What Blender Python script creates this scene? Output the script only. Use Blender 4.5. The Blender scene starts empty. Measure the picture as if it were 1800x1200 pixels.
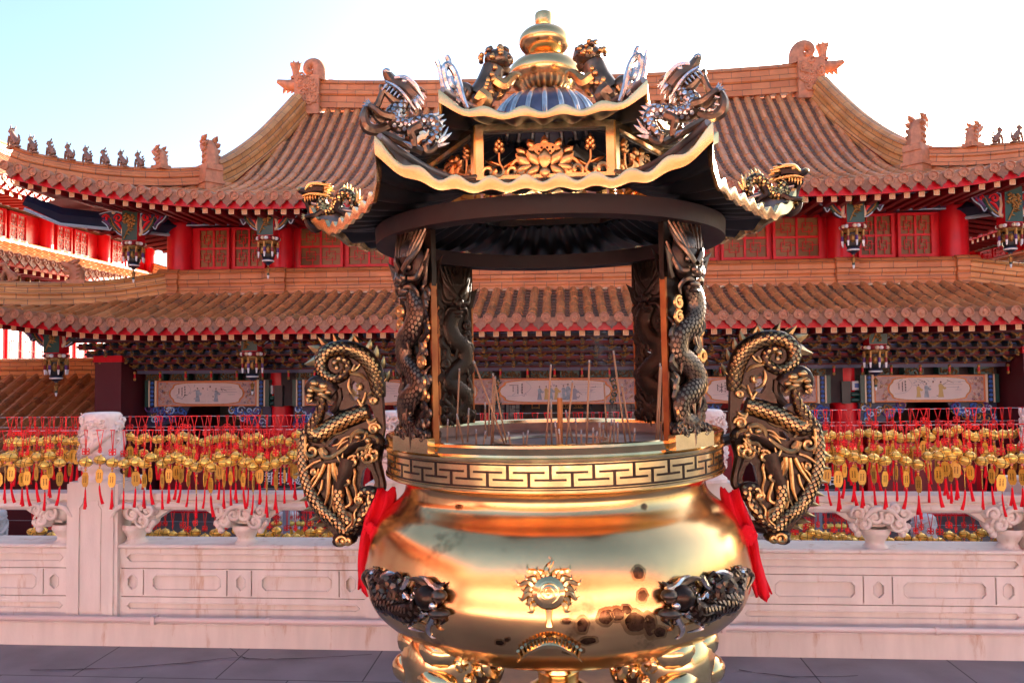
import bpy, bmesh, math, random
import numpy as np
from mathutils import Vector, Matrix
from mathutils.geometry import tessellate_polygon

S = bpy.context.scene
COL = S.collection
R = math.radians
PI = math.pi
rnd = random.Random(7)

# ---------------------------------------------------------------- camera, world, sun, exposure
def make_camera():
    th, ph, ro = R(3.9), R(2.1), R(0.5)
    fw = Vector((-math.sin(th)*math.cos(ph), math.cos(th)*math.cos(ph), math.sin(ph)))
    r0 = Vector((math.cos(th), math.sin(th), 0)); u0 = r0.cross(fw)
    r = r0*math.cos(ro) - u0*math.sin(ro); u = u0*math.cos(ro) + r0*math.sin(ro)
    cam = bpy.data.cameras.new('camera'); cam.sensor_width = 36; cam.lens = 27.0
    cam.clip_start = .05; cam.clip_end = 900
    o = bpy.data.objects.new('camera', cam); COL.objects.link(o)
    m = Matrix((r, u, -fw)).transposed().to_4x4(); m.translation = (0, 0, 1.6)
    o.matrix_world = m
    S.camera = o
make_camera()

SUN_EL, SUN_AZ = R(15.5), R(34)            # azimuth to the right of +Y
W = bpy.data.worlds.new('World'); S.world = W; W.use_nodes = True
nt = W.node_tree; nt.nodes.clear()
sky = nt.nodes.new('ShaderNodeTexSky'); sky.sky_type = 'NISHITA'; sky.sun_disc = False
sky.sun_elevation = SUN_EL; sky.sun_rotation = SUN_AZ
sky.air_density = 1.0; sky.dust_density = 2.5; sky.ozone_density = 2.4
bg = nt.nodes.new('ShaderNodeBackground'); bg.inputs['Strength'].default_value = 0.07
wo = nt.nodes.new('ShaderNodeOutputWorld')
nt.links.new(sky.outputs[0], bg.inputs[0]); nt.links.new(bg.outputs[0], wo.inputs[0])
sl = bpy.data.lights.new('sun', 'SUN'); sl.energy = 5.0; sl.angle = R(.5); sl.color = (1, .9, .76)
so = bpy.data.objects.new('sun', sl); COL.objects.link(so)
sd = Vector((math.sin(SUN_AZ)*math.cos(SUN_EL), math.cos(SUN_AZ)*math.cos(SUN_EL), math.sin(SUN_EL)))
so.rotation_euler = sd.to_track_quat('Z', 'Y').to_euler(); so.location = (20, 30, 20)
S.view_settings.view_transform = 'Standard'; S.view_settings.look = 'None'
S.view_settings.exposure = 2.86; S.view_settings.gamma = 1

# ---------------------------------------------------------------- materials
def mat(name, col, rough=.5, metal=0., noise=0., nscale=8., bump=0., bscale=40., spec=.5, coat=0.,
        stain=None, stain_amt=0., stain_scale=3., col2=None, emit=None, stretch=(1,1,1), island=0., each=0.):
    m = bpy.data.materials.new(name); m.use_nodes = True
    t = m.node_tree; b = t.nodes['Principled BSDF']; L = t.links.new
    b.inputs['Base Color'].default_value = (*col, 1); b.inputs['Roughness'].default_value = rough
    b.inputs['Metallic'].default_value = metal; b.inputs['Specular IOR Level'].default_value = spec
    b.inputs['Coat Weight'].default_value = coat
    tc = t.nodes.new('ShaderNodeTexCoord'); mp = t.nodes.new('ShaderNodeMapping')
    mp.inputs['Scale'].default_value = stretch; L(tc.outputs['Object'], mp.inputs['Vector'])
    out = None
    if noise or col2:
        n = t.nodes.new('ShaderNodeTexNoise'); n.inputs['Scale'].default_value = nscale; n.inputs['Detail'].default_value = 6
        L(mp.outputs[0], n.inputs['Vector'])
        r = t.nodes.new('ShaderNodeValToRGB'); r.color_ramp.elements[0].position = .3; r.color_ramp.elements[1].position = .7
        c1 = col; c2 = col2 or tuple(min(1, c*(1+noise)) for c in col)
        if not col2: c1 = tuple(c*(1-noise) for c in col)
        r.color_ramp.elements[0].color = (*c1, 1); r.color_ramp.elements[1].color = (*c2, 1)
        L(n.outputs['Fac'], r.inputs[0]); out = r.outputs[0]
        L(out, b.inputs['Base Color'])
        rr = t.nodes.new('ShaderNodeMapRange'); rr.inputs['To Min'].default_value = max(.02, rough*.8); rr.inputs['To Max'].default_value = min(1, rough*1.25)
        L(n.outputs['Fac'], rr.inputs['Value']); L(rr.outputs[0], b.inputs['Roughness'])
    if stain:
        n2 = t.nodes.new('ShaderNodeTexNoise'); n2.inputs['Scale'].default_value = stain_scale; n2.inputs['Detail'].default_value = 8; n2.inputs['Roughness'].default_value = .7
        L(mp.outputs[0], n2.inputs['Vector'])
        r2 = t.nodes.new('ShaderNodeValToRGB'); r2.color_ramp.elements[0].position = 1-stain_amt; r2.color_ramp.elements[1].position = min(1, 1-stain_amt+.14)
        L(n2.outputs['Fac'], r2.inputs[0])
        mx = t.nodes.new('ShaderNodeMix'); mx.data_type = 'RGBA'
        L(r2.outputs[0], mx.inputs[0])
        if out: L(out, mx.inputs[6])
        else: mx.inputs[6].default_value = (*col, 1)
        mx.inputs[7].default_value = (*stain, 1)
        L(mx.outputs[2], b.inputs['Base Color'])
    if island or each: # every tile (mesh island) or every copy keeps a tint of its own
        src = t.nodes.new('ShaderNodeNewGeometry').outputs['Random Per Island'] if island else t.nodes.new('ShaderNodeObjectInfo').outputs['Random']
        a = island or each; rr_ = t.nodes.new('ShaderNodeValToRGB'); rr_.color_ramp.elements[0].color = (1-a, 1-a*1.05, 1-a*1.1, 1); rr_.color_ramp.elements[1].color = (1+a*.45, 1+a*.4, 1+a*.35, 1); L(src, rr_.inputs[0])
        mm = t.nodes.new('ShaderNodeMix'); mm.data_type = 'RGBA'; mm.blend_type = 'MULTIPLY'; mm.inputs[0].default_value = 1
        lk = b.inputs['Base Color'].links
        if lk: L(lk[0].from_socket, mm.inputs[6])
        else: mm.inputs[6].default_value = (*col, 1)
        L(rr_.outputs[0], mm.inputs[7]); L(mm.outputs[2], b.inputs['Base Color'])
    if bump:
        n3 = t.nodes.new('ShaderNodeTexNoise'); n3.inputs['Scale'].default_value = bscale; n3.inputs['Detail'].default_value = 4
        L(mp.outputs[0], n3.inputs['Vector'])
        bp = t.nodes.new('ShaderNodeBump'); bp.inputs['Strength'].default_value = bump; bp.inputs['Distance'].default_value = .01
        L(n3.outputs['Fac'], bp.inputs['Height']); L(bp.outputs[0], b.inputs['Normal'])
    if emit:
        b.inputs['Emission Color'].default_value = (*col, 1); b.inputs['Emission Strength'].default_value = emit
    return m

def brick_mat(name, c1, c2, mortar, bw, bh, rough=.45, msize=.012):
    """courses of glazed blocks laid along the uv of a swept ridge (u, v in metres)"""
    m = bpy.data.materials.new(name); m.use_nodes = True
    t = m.node_tree; b = t.nodes['Principled BSDF']; L = t.links.new
    uv = t.nodes.new('ShaderNodeTexCoord')
    br = t.nodes.new('ShaderNodeTexBrick'); br.inputs['Scale'].default_value = 1
    br.inputs['Brick Width'].default_value = bw; br.inputs['Row Height'].default_value = bh
    br.inputs['Mortar Size'].default_value = msize; br.inputs['Mortar Smooth'].default_value = .3
    br.inputs['Color1'].default_value = (*c1, 1); br.inputs['Color2'].default_value = (*c2, 1); br.inputs['Mortar'].default_value = (*mortar, 1)
    L(uv.outputs['UV'], br.inputs['Vector'])
    n = t.nodes.new('ShaderNodeTexNoise'); n.inputs['Scale'].default_value = 2.3; n.inputs['Detail'].default_value = 8
    L(uv.outputs['Object'], n.inputs['Vector'])
    mx = t.nodes.new('ShaderNodeMix'); mx.data_type = 'RGBA'; mx.blend_type = 'MULTIPLY'; mx.inputs[0].default_value = .55
    rp = t.nodes.new('ShaderNodeValToRGB'); rp.color_ramp.elements[0].position = .3; rp.color_ramp.elements[1].position = .65
    rp.color_ramp.elements[0].color = (.45, .42, .4, 1); rp.color_ramp.elements[1].color = (1, 1, 1, 1)
    L(n.outputs['Fac'], rp.inputs[0]); L(br.outputs[0], mx.inputs[6]); L(rp.outputs[0], mx.inputs[7]); L(mx.outputs[2], b.inputs['Base Color'])
    bp = t.nodes.new('ShaderNodeBump'); bp.inputs['Strength'].default_value = .6; bp.inputs['Distance'].default_value = .01; bp.invert = True
    L(br.outputs['Fac'], bp.inputs['Height']); L(bp.outputs[0], b.inputs['Normal'])
    b.inputs['Roughness'].default_value = rough
    return m

M = {}
M['brass'] = mat('polished_brass', (.80, .49, .21), .21, 1., noise=.16, nscale=4, stain=(.06, .025, .012), stain_amt=.43, stain_scale=3.4, bump=.05, bscale=7)
M['brass_clean'] = mat('brass', (.78, .55, .26), .15, 1., noise=.15, nscale=14, bump=.05, bscale=20)
M['brass_old'] = mat('weathered_brass', (.52, .38, .22), .3, 1., noise=.3, nscale=9, col2=(.30, .24, .18), bump=.1, bscale=60)
M['lip'] = mat('lip_brass', (.80, .56, .26), .22, 1., noise=.15, nscale=12, bump=.05)
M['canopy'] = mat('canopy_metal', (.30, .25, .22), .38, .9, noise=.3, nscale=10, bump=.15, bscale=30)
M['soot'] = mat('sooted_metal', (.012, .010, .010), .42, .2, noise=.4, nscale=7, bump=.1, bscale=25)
M['rust'] = mat('rusty_brown_metal', (.022, .006, .004), .6, .1, noise=.5, nscale=6, bump=.1)
M['rust_edge'] = mat('copper_edge', (.55, .20, .06), .35, .9, noise=.4, nscale=12, col2=(.28, .07, .03))
M['bronze'] = mat('dark_bronze', (.040, .024, .016), .30, .75, noise=.35, nscale=15, bump=.12, bscale=90)
M['bronze2'] = mat('brown_bronze', (.17, .11, .07), .29, .9, noise=.4, nscale=25, bump=.15, bscale=70)
M['gold_relief'] = mat('rubbed_gilt_relief', (.52, .34, .145), .30, 1., noise=.35, nscale=34, bump=.1, bscale=110)
M['gold'] = mat('antique_gold', (.66, .41, .15), .27, 1., noise=.25, nscale=30, bump=.08, bscale=120)
M['silver_sheen'] = mat('silver_sheen_bronze', (.58, .55, .52), .22, .95, noise=.45, nscale=28, bump=.15, bscale=70)  # bronze with a pale sky reflection put into its colour
M['copper'] = mat('copper_gilt', (.72, .34, .12), .28, 1., noise=.2, nscale=22, bump=.08, bscale=60)
M['ash'] = mat('ash_covered_metal', (.30, .19, .14), .6, .3, noise=.3, nscale=10, bump=.2)
M['black'] = mat('black_lacquer', (.008, .008, .01), .4)
M['stone'] = mat('pale_stone', (.69, .62, .555), .62, 0, noise=.08, nscale=4, bump=.15, bscale=60, stain=(.48, .29, .17), stain_amt=.43, stain_scale=2.6, stretch=(3.2, 3.2, .6))
M['stone_carved'] = mat('white_carved_stone', (.74, .62, .56), .6, 0, noise=.12, nscale=14, bump=.9, bscale=34)
M['paver'] = mat('grey_paver', (.10, .085, .095), .6, 0, noise=.22, nscale=2.5, bump=.1, bscale=120)
M['bounce_paving'] = mat('pale_bounce_paving', (.48, .40, .33), .6, 0, noise=.1, nscale=2)  # pale colour chosen to bounce sunlight onto the burner and balustrade
M['joint'] = mat('paver_joint', (.035, .03, .033), .9)
M['yard'] = mat('courtyard_stone', (.11, .09, .088), .7, 0, noise=.2, nscale=1.5)
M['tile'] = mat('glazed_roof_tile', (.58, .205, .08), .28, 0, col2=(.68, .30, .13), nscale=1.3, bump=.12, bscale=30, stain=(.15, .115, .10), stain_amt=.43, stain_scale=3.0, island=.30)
M['tile_warm'] = mat('amber_roof_tile', (.56, .205, .068), .29, 0, col2=(.66, .29, .12), nscale=1.3, bump=.12, bscale=30, stain=(.13, .10, .08), stain_amt=.45, stain_scale=3.0, island=.30)
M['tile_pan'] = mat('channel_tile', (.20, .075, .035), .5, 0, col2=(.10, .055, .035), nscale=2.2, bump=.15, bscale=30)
M['tile_drip'] = mat('drip_tile', (.30, .12, .06), .55, 0, col2=(.40, .18, .10), nscale=24, bump=.9, bscale=40, stain=(.07, .06, .055), stain_amt=.42, stain_scale=5, island=.35)
M['tile_end'] = mat('tile_end', (.40, .155, .075), .5, 0, col2=(.50, .22, .12), nscale=30, bump=.8, bscale=45, stain=(.08, .07, .06), stain_amt=.34, stain_scale=4)
M['ridge'] = brick_mat('ridge_block', (.58, .185, .058), (.66, .25, .09), (.24, .11, .06), .42, .155, msize=.008)
M['ridge_amber'] = brick_mat('amber_ridge_block', (.64, .26, .07), (.70, .33, .11), (.26, .12, .06), .36, .12, msize=.008)
M['terra'] = mat('terracotta', (.50, .20, .10), .55, 0, noise=.25, nscale=9, bump=.6, bscale=26, stain=(.07, .065, .06), stain_amt=.36, stain_scale=5)
M['figure'] = mat('weathered_terracotta', (.24, .13, .09), .6, 0, noise=.3, nscale=9, bump=.5, bscale=30)
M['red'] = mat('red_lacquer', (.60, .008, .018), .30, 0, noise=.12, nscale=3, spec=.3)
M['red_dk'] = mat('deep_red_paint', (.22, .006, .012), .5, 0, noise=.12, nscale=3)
M['red_cord'] = mat('red_cord', (.80, .02, .018), .6, each=.3)
M['red_cloth'] = mat('red_cloth', (.80, .008, .022), .75, 0, bump=.5, bscale=220, spec=.2)
M['maroon'] = mat('maroon_wall', (.095, .008, .012), .6, 0, noise=.1, nscale=3)
M['rafter_end'] = mat('rafter_end_paint', (.66, .44, .24), .5)
M['fret'] = mat('orange_fret_paint', (.62, .18, .05), .5)
M['gilt'] = mat('gilded_carving', (.36, .19, .055), .36, .7, noise=.45, nscale=40, bump=.8, bscale=60)
M['gilt_dk'] = mat('dark_gilded_carving', (.16, .085, .03), .4, .6, noise=.5, nscale=50, bump=.9, bscale=70)
M['navy'] = mat('navy_paint', (.012, .02, .055), .45)
M['slate'] = mat('slate_blue_paint', (.085, .085, .16), .5)
M['teal'] = mat('teal_paint', (.02, .06, .085), .45)
M['blue'] = mat('blue_paint', (.04, .12, .40), .35)
M['ltblue'] = mat('pale_blue_paint', (.42, .56, .72), .45)
M['purple'] = mat('purple_paint', (.10, .03, .16), .45)
M['green'] = mat('dark_green_paint', (.008, .055, .04), .4)
M['cream'] = mat('cream_paint', (.66, .50, .34), .5)
M['pink'] = mat('painted_silk', (.62, .50, .45), .6, noise=.06, nscale=5)
M['panel'] = mat('brocade_panel', (.48, .34, .25), .55, 0, col2=(.36, .22, .24), nscale=26)
M['ink'] = mat('ink', (.05, .045, .05), .7)
M['grey'] = mat('grey_paint', (.28, .27, .30), .6)
M['robe'] = mat('blue_grey_robe', (.27, .31, .34), .7, noise=.3, nscale=20)
M['skin'] = mat('painted_skin', (.60, .42, .32), .7)
M['ochre'] = mat('ochre_robe', (.50, .34, .12), .7)
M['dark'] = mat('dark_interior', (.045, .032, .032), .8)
M['brownwall'] = mat('brown_grey_plaster', (.17, .135, .115), .8, noise=.1, nscale=2)  # dark brown-grey plaster of the inner wall and podium
M['white'] = mat('white_paint', (.80, .78, .76), .5)
M['glass'] = mat('window_glass', (.13, .06, .022), .3, 0, col2=(.34, .165, .06), nscale=1.4, spec=.3)
M['bell'] = mat('gold_bell', (1.0, .62, .12), .28, .5, each=.22)
M['bell_dk'] = mat('bell_slot', (.05, .025, .01), .5, .5)
M['plaque'] = mat('gold_plaque', (.80, .44, .06), .42, .2, noise=.15, nscale=60, each=.35)
M['bead'] = mat('pink_bead', (.62, .22, .16), .25)
M['wire'] = mat('steel_wire', (.55, .54, .56), .4, .8)
M['incense'] = mat('incense_paste', (.44, .24, .13), .8)
M['tarnish_edge'] = mat('browned_brass', (.42, .23, .09), .24, 1., noise=.3, nscale=30)
M['tile_shade'] = mat('shaded_gallery_tile', (.30, .12, .045), .4, 0, col2=(.38, .17, .07), nscale=1.3, bump=.12, bscale=30, stain=(.08, .06, .05), stain_amt=.45, stain_scale=3, island=.3)  # darker copy of the roof tile; the gallery's shade is in its colour
M['tarnish'] = mat('brown_tarnish', (.16, .075, .035), .24, 1., noise=.5, nscale=26, stain=(.03, .012, .006), stain_amt=.5, stain_scale=30)
M['panel_grey'] = mat('sky_tinted_panel', (.16, .17, .22), .3, .8, noise=.3, nscale=18)  # blue-grey sky reflection put into the colour of the dome metal
M['stickash'] = mat('grey_incense_ash', (.38, .36, .35), .9)
M['stick'] = mat('brown_incense', (.45, .16, .04), .7)
M['pipe'] = mat('painted_pipe', (.68, .55, .50), .45)
M['boxwhite'] = mat('white_box', (.7, .72, .72), .5)

# ---------------------------------------------------------------- mesh builder
def catmull(P, n=6, closed=False):
    P = [np.array(p, float) for p in P]; out = []
    N = len(P)
    rng = range(N) if closed else range(N-1)
    for i in rng:
        if closed: a, b, c, d = P[(i-1) % N], P[i], P[(i+1) % N], P[(i+2) % N]
        else: a, b, c, d = P[max(i-1, 0)], P[i], P[i+1], P[min(i+2, N-1)]
        for k in range(n):
            t = k/n
            out.append(.5*((2*b)+(-a+c)*t+(2*a-5*b+4*c-d)*t*t+(-a+3*b-3*c+d)*t**3))
    if not closed: out.append(P[-1])
    return out

class MB:
    def __init__(s): s.v = []; s.f = []; s.m = []; s.uv = []; s.sm = []
    def add(s, vs, fs, mi=0, uvs=None, smooth=True):
        o = len(s.v); s.v += [tuple(map(float, p)) for p in vs]
        for k, f in enumerate(fs):
            s.f.append(tuple(i+o for i in f)); s.m.append(mi); s.uv.append(uvs[k] if uvs else None); s.sm.append(smooth)
    def box(s, c, d, mi=0, rot=None):
        x, y, z = d[0]/2, d[1]/2, d[2]/2
        vs = [np.array(p) for p in ((-x,-y,-z),(x,-y,-z),(x,y,-z),(-x,y,-z),(-x,-y,z),(x,-y,z),(x,y,z),(-x,y,z))]
        if rot is not None: vs = [np.array(rot @ Vector(p)) for p in vs]
        vs = [p+np.array(c) for p in vs]
        s.add(vs, [(0,3,2,1),(4,5,6,7),(0,1,5,4),(1,2,6,5),(2,3,7,6),(3,0,4,7)], mi, smooth=False)
    def bx(s, x0, x1, y0, y1, z0, z1, mi=0): s.box(((x0+x1)/2, (y0+y1)/2, (z0+z1)/2), (x1-x0, y1-y0, z1-z0), mi)
    def tube(s, path, rad, n=8, mi=0, flat=1., up=(0, 1, 0), caps=True, smooth=True):
        """round tube; flat scales the section along `up`"""
        P = [np.array(p, float) for p in path]; N = len(P)
        if not hasattr(rad, '__len__'): rad = [rad]*N
        if len(rad) != N:
            rad = np.interp(np.linspace(0, 1, N), np.linspace(0, 1, len(rad)), rad)
        T = [P[min(i+1, N-1)]-P[max(i-1, 0)] for i in range(N)]
        T = [t/(np.linalg.norm(t)+1e-12) for t in T]
        up = np.array(up, float); vs = []
        prev = None
        for i in range(N):
            b = up - T[i]*(up@T[i])
            if np.linalg.norm(b) < .12:
                b = prev if prev is not None else np.cross(T[i], (1, .3, .2))
                b = b - T[i]*(b@T[i])
            b = b/np.linalg.norm(b); prev = b
            a = np.cross(b, T[i])
            for k in range(n):
                an = 2*PI*k/n
                vs.append(P[i]+a*math.cos(an)*rad[i]+b*math.sin(an)*rad[i]*flat)
        fs = [(i*n+k, i*n+(k+1) % n, (i+1)*n+(k+1) % n, (i+1)*n+k) for i in range(N-1) for k in range(n)]
        if caps: fs += [tuple(range(n))[::-1], tuple((N-1)*n+k for k in range(n))]
        s.add(vs, fs, mi, smooth=smooth)
    def lathe(s, prof, n=32, mi=0, c=(0, 0, 0), a0=0, a1=2*PI, smooth=True):
        full = abs(a1-a0-2*PI) < 1e-6; cols = n if full else n+1
        vs = []
        for r, z in prof:
            for k in range(cols):
                a = a0+(a1-a0)*k/n
                vs.append((c[0]+r*math.cos(a), c[1]+r*math.sin(a), c[2]+z))
        fs = []
        for i in range(len(prof)-1):
            for k in range(n):
                k2 = (k+1) % cols
                fs.append((i*cols+k, i*cols+k2, (i+1)*cols+k2, (i+1)*cols+k))
        s.add(vs, fs, mi, smooth=smooth)
    def ball(s, c, r, mi=0, n=10, m=6, rot=None):
        if not hasattr(r, '__len__'): r = (r, r, r)
        vs = []
        for i in range(m+1):
            t = PI*i/m
            for k in range(n):
                a = 2*PI*k/n
                p = np.array((r[0]*math.sin(t)*math.cos(a), r[1]*math.sin(t)*math.sin(a), -r[2]*math.cos(t)))
                if rot is not None: p = np.array(rot @ Vector(p))
                vs.append(p+np.array(c))
        s.add(vs, [(i*n+k, i*n+(k+1) % n, (i+1)*n+(k+1) % n, (i+1)*n+k) for i in range(m) for k in range(n)], mi)
    def prism(s, poly, y0, y1, mi=0, plane='xz', holes=(), back=True):
        """polygon in a plane, given thickness from y0 (front) to y1"""
        def P(p, d): return (p[0], d, p[1]) if plane == 'xz' else ((p[0], p[1], d) if plane == 'xy' else (d, p[0], p[1]))
        loops = [list(poly)]+[list(h) for h in holes]
        flat = [q for l in loops for q in l]
        tris = tessellate_polygon([[Vector((q[0], q[1], 0)) for q in l] for l in loops])
        def face(d): s.add([P(q, d) for q in flat], [tuple(t) for t in tris], mi, smooth=False)
        face(y0)
        if back: face(y1)
        for l in loops:
            n = len(l)
            s.add([P(q, y0) for q in l]+[P(q, y1) for q in l], [(i, (i+1) % n, n+(i+1) % n, n+i) for i in range(n)], mi, smooth=False)
    def sweep(s, path, prof, mi=0, side=None, up=(0, 0, 1), caps=True, smooth=False):
        """profile (a across, b up) swept along a path, with uv in metres"""
        P = [np.array(p, float) for p in path]; N = len(P); n = len(prof); up = np.array(up, float)
        vs = []; L = [0]
        for i in range(1, N): L.append(L[-1]+np.linalg.norm(P[i]-P[i-1]))
        for i in range(N):
            T = P[min(i+1, N-1)]-P[max(i-1, 0)]; T /= np.linalg.norm(T)
            A = np.cross(T, up) if side is None else np.array(side, float); A /= np.linalg.norm(A)
            B = np.cross(A, T) if side is None else up
            for a, b in prof: vs.append(P[i]+A*a+B*b)
        V = [0]
        for k in range(1, n+1):
            p, q = prof[k-1], prof[k % n]; V.append(V[-1]+math.hypot(q[0]-p[0], q[1]-p[1]))
        fs, uv = [], []
        for i in range(N-1):
            for k in range(n):
                k2 = (k+1) % n
                fs.append((i*n+k, i*n+k2, (i+1)*n+k2, (i+1)*n+k)); uv.append(((L[i], V[k]), (L[i], V[k+1]), (L[i+1], V[k+1]), (L[i+1], V[k])))
        if caps:
            fs += [tuple(range(n))[::-1], tuple((N-1)*n+k for k in range(n))]
            for _ in range(2): uv.append([(p[0], p[1]) for p in prof])
        s.add(vs, fs, mi, uvs=uv, smooth=smooth)
    def mirror_x(s, cx=0):
        r = MB(); r.v = [(2*cx-x, y, z) for x, y, z in s.v]; r.f = [f[::-1] for f in s.f]; r.m = list(s.m); r.sm = list(s.sm)
        r.uv = [u[::-1] if u else None for u in s.uv]; return r
    def xform(s, mtx):
        s.v = [tuple(mtx @ Vector(p)) for p in s.v]; return s
    def build(s, name, mats, parent=None, sharp=38, loc=None):
        me = bpy.data.meshes.new(name)
        me.from_pydata(s.v, [], s.f)
        if not isinstance(mats, (list, tuple)): mats = [mats]
        for m in mats: me.materials.append(M[m] if isinstance(m, str) else m)
        me.polygons.foreach_set('material_index', [min(i, len(mats)-1) for i in s.m])
        if any(u for u in s.uv):
            ul = me.uv_layers.new(name='UVMap'); data = []
            for f, u in zip(s.f, s.uv):
                for k in range(len(f)): data += (u[k] if u else (0, 0))
            ul.data.foreach_set('uv', data)
        me.polygons.foreach_set('use_smooth', s.sm)
        me.validate(); me.update()
        bm = bmesh.new(); bm.from_mesh(me); bmesh.ops.recalc_face_normals(bm, faces=bm.faces); bm.to_mesh(me); bm.free()
        if sharp: me.set_sharp_from_angle(angle=R(sharp))
        o = bpy.data.objects.new(name, me); COL.objects.link(o)
        if parent: o.parent = parent
        if loc: o.location = loc
        return o

def empty(name, loc=(0, 0, 0), rz=0.):
    o = bpy.data.objects.new(name, None); COL.objects.link(o); o.location = loc; o.rotation_euler = (0, 0, rz); o.empty_display_size = .2
    return o
def tag(o, label=None, cat=None, group=None, kind=None):
    if label: o['label'] = label
    if cat: o['category'] = cat
    if group: o['group'] = group
    if kind: o['kind'] = kind
    return o
def thing(name, label, cat, loc=(0, 0, 0), rz=0., group=None): return tag(empty(name, loc, rz), label, cat, group)
def dup(o, parent=None):
    c = o.copy(); COL.objects.link(c); c.parent = parent
    for ch in o.children: dup(ch, c)
    return c
def spiral(c, r0, r1, a0, turns, n=20, plane='xz', y=0.):
    out = []
    for i in range(n+1):
        t = i/n; r = r0+(r1-r0)*t; a = a0+turns*2*PI*t
        out.append((c[0]+r*math.cos(a), y, c[1]+r*math.sin(a)))
    return out
def scales(mb, path, rad, up, mi=0, step=.03, arc=2.2, size=1., lift=.004, skip0=0):
    """rows of overlapping raised scales on the `up` side of a tube"""
    P = [np.array(p, float) for p in path]; N = len(P)
    L = [0]
    for i in range(1, N): L.append(L[-1]+np.linalg.norm(P[i]-P[i-1]))
    tot = L[-1]; nr = max(2, int(tot/step)); up = np.array(up, float)
    rads = np.interp(np.linspace(0, 1, N), np.linspace(0, 1, len(rad)), rad) if hasattr(rad, '__len__') else [rad]*N
    A = np.array(P)
    for j in range(skip0, nr):
        l = tot*(j+.5)/nr
        c = np.array([np.interp(l, L, A[:, k]) for k in range(3)])
        c2 = np.array([np.interp(min(l+.01, tot), L, A[:, k]) for k in range(3)]); c1 = np.array([np.interp(max(l-.01, 0), L, A[:, k]) for k in range(3)])
        r = np.interp(l, L, rads); T = (c2-c1)/np.linalg.norm(c2-c1)
        b = up-T*(up@T); b /= np.linalg.norm(b)+1e-9; a = np.cross(b, T)
        w = step*1.3*size; m = max(1, int(arc*r/w))
        for k in range(m+(j % 2)):
            an = (k-(m-1+(j % 2))/2)*(arc/max(m, 1))
            nrm = b*math.cos(an)+a*math.sin(an); tg = -b*math.sin(an)+a*math.cos(an)
            p = c+nrm*(r+.0005); h = w*.47; l_ = step*.95
            vs = [p-tg*h*.7-T*l_*.45, p+tg*h*.7-T*l_*.45, p+tg*h+T*l_*.2+nrm*lift*.5, p+T*l_*.72+nrm*lift*1.25, p-tg*h+T*l_*.2+nrm*lift*.5, p+T*l_*.15+nrm*lift*1.15]
            mb.add(vs, [(0, 1, 5), (1, 2, 5), (2, 3, 5), (3, 4, 5), (4, 0, 5)], mi, smooth=True)
def spike(mb, p, d, L, w, mi=0, bend=None, n=5):
    """a tapered, bent horn / flame / hair strand"""
    p = np.array(p, float); d = np.array(d, float); d /= np.linalg.norm(d); bend = np.array(bend if bend is not None else (0, 0, 0), float)
    path = [p+d*L*t+bend*L*t*t for t in np.linspace(0, 1, 6)]
    mb.tube(path, [w, w*.95, w*.8, w*.6, w*.35, w*.06], n, mi)
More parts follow.
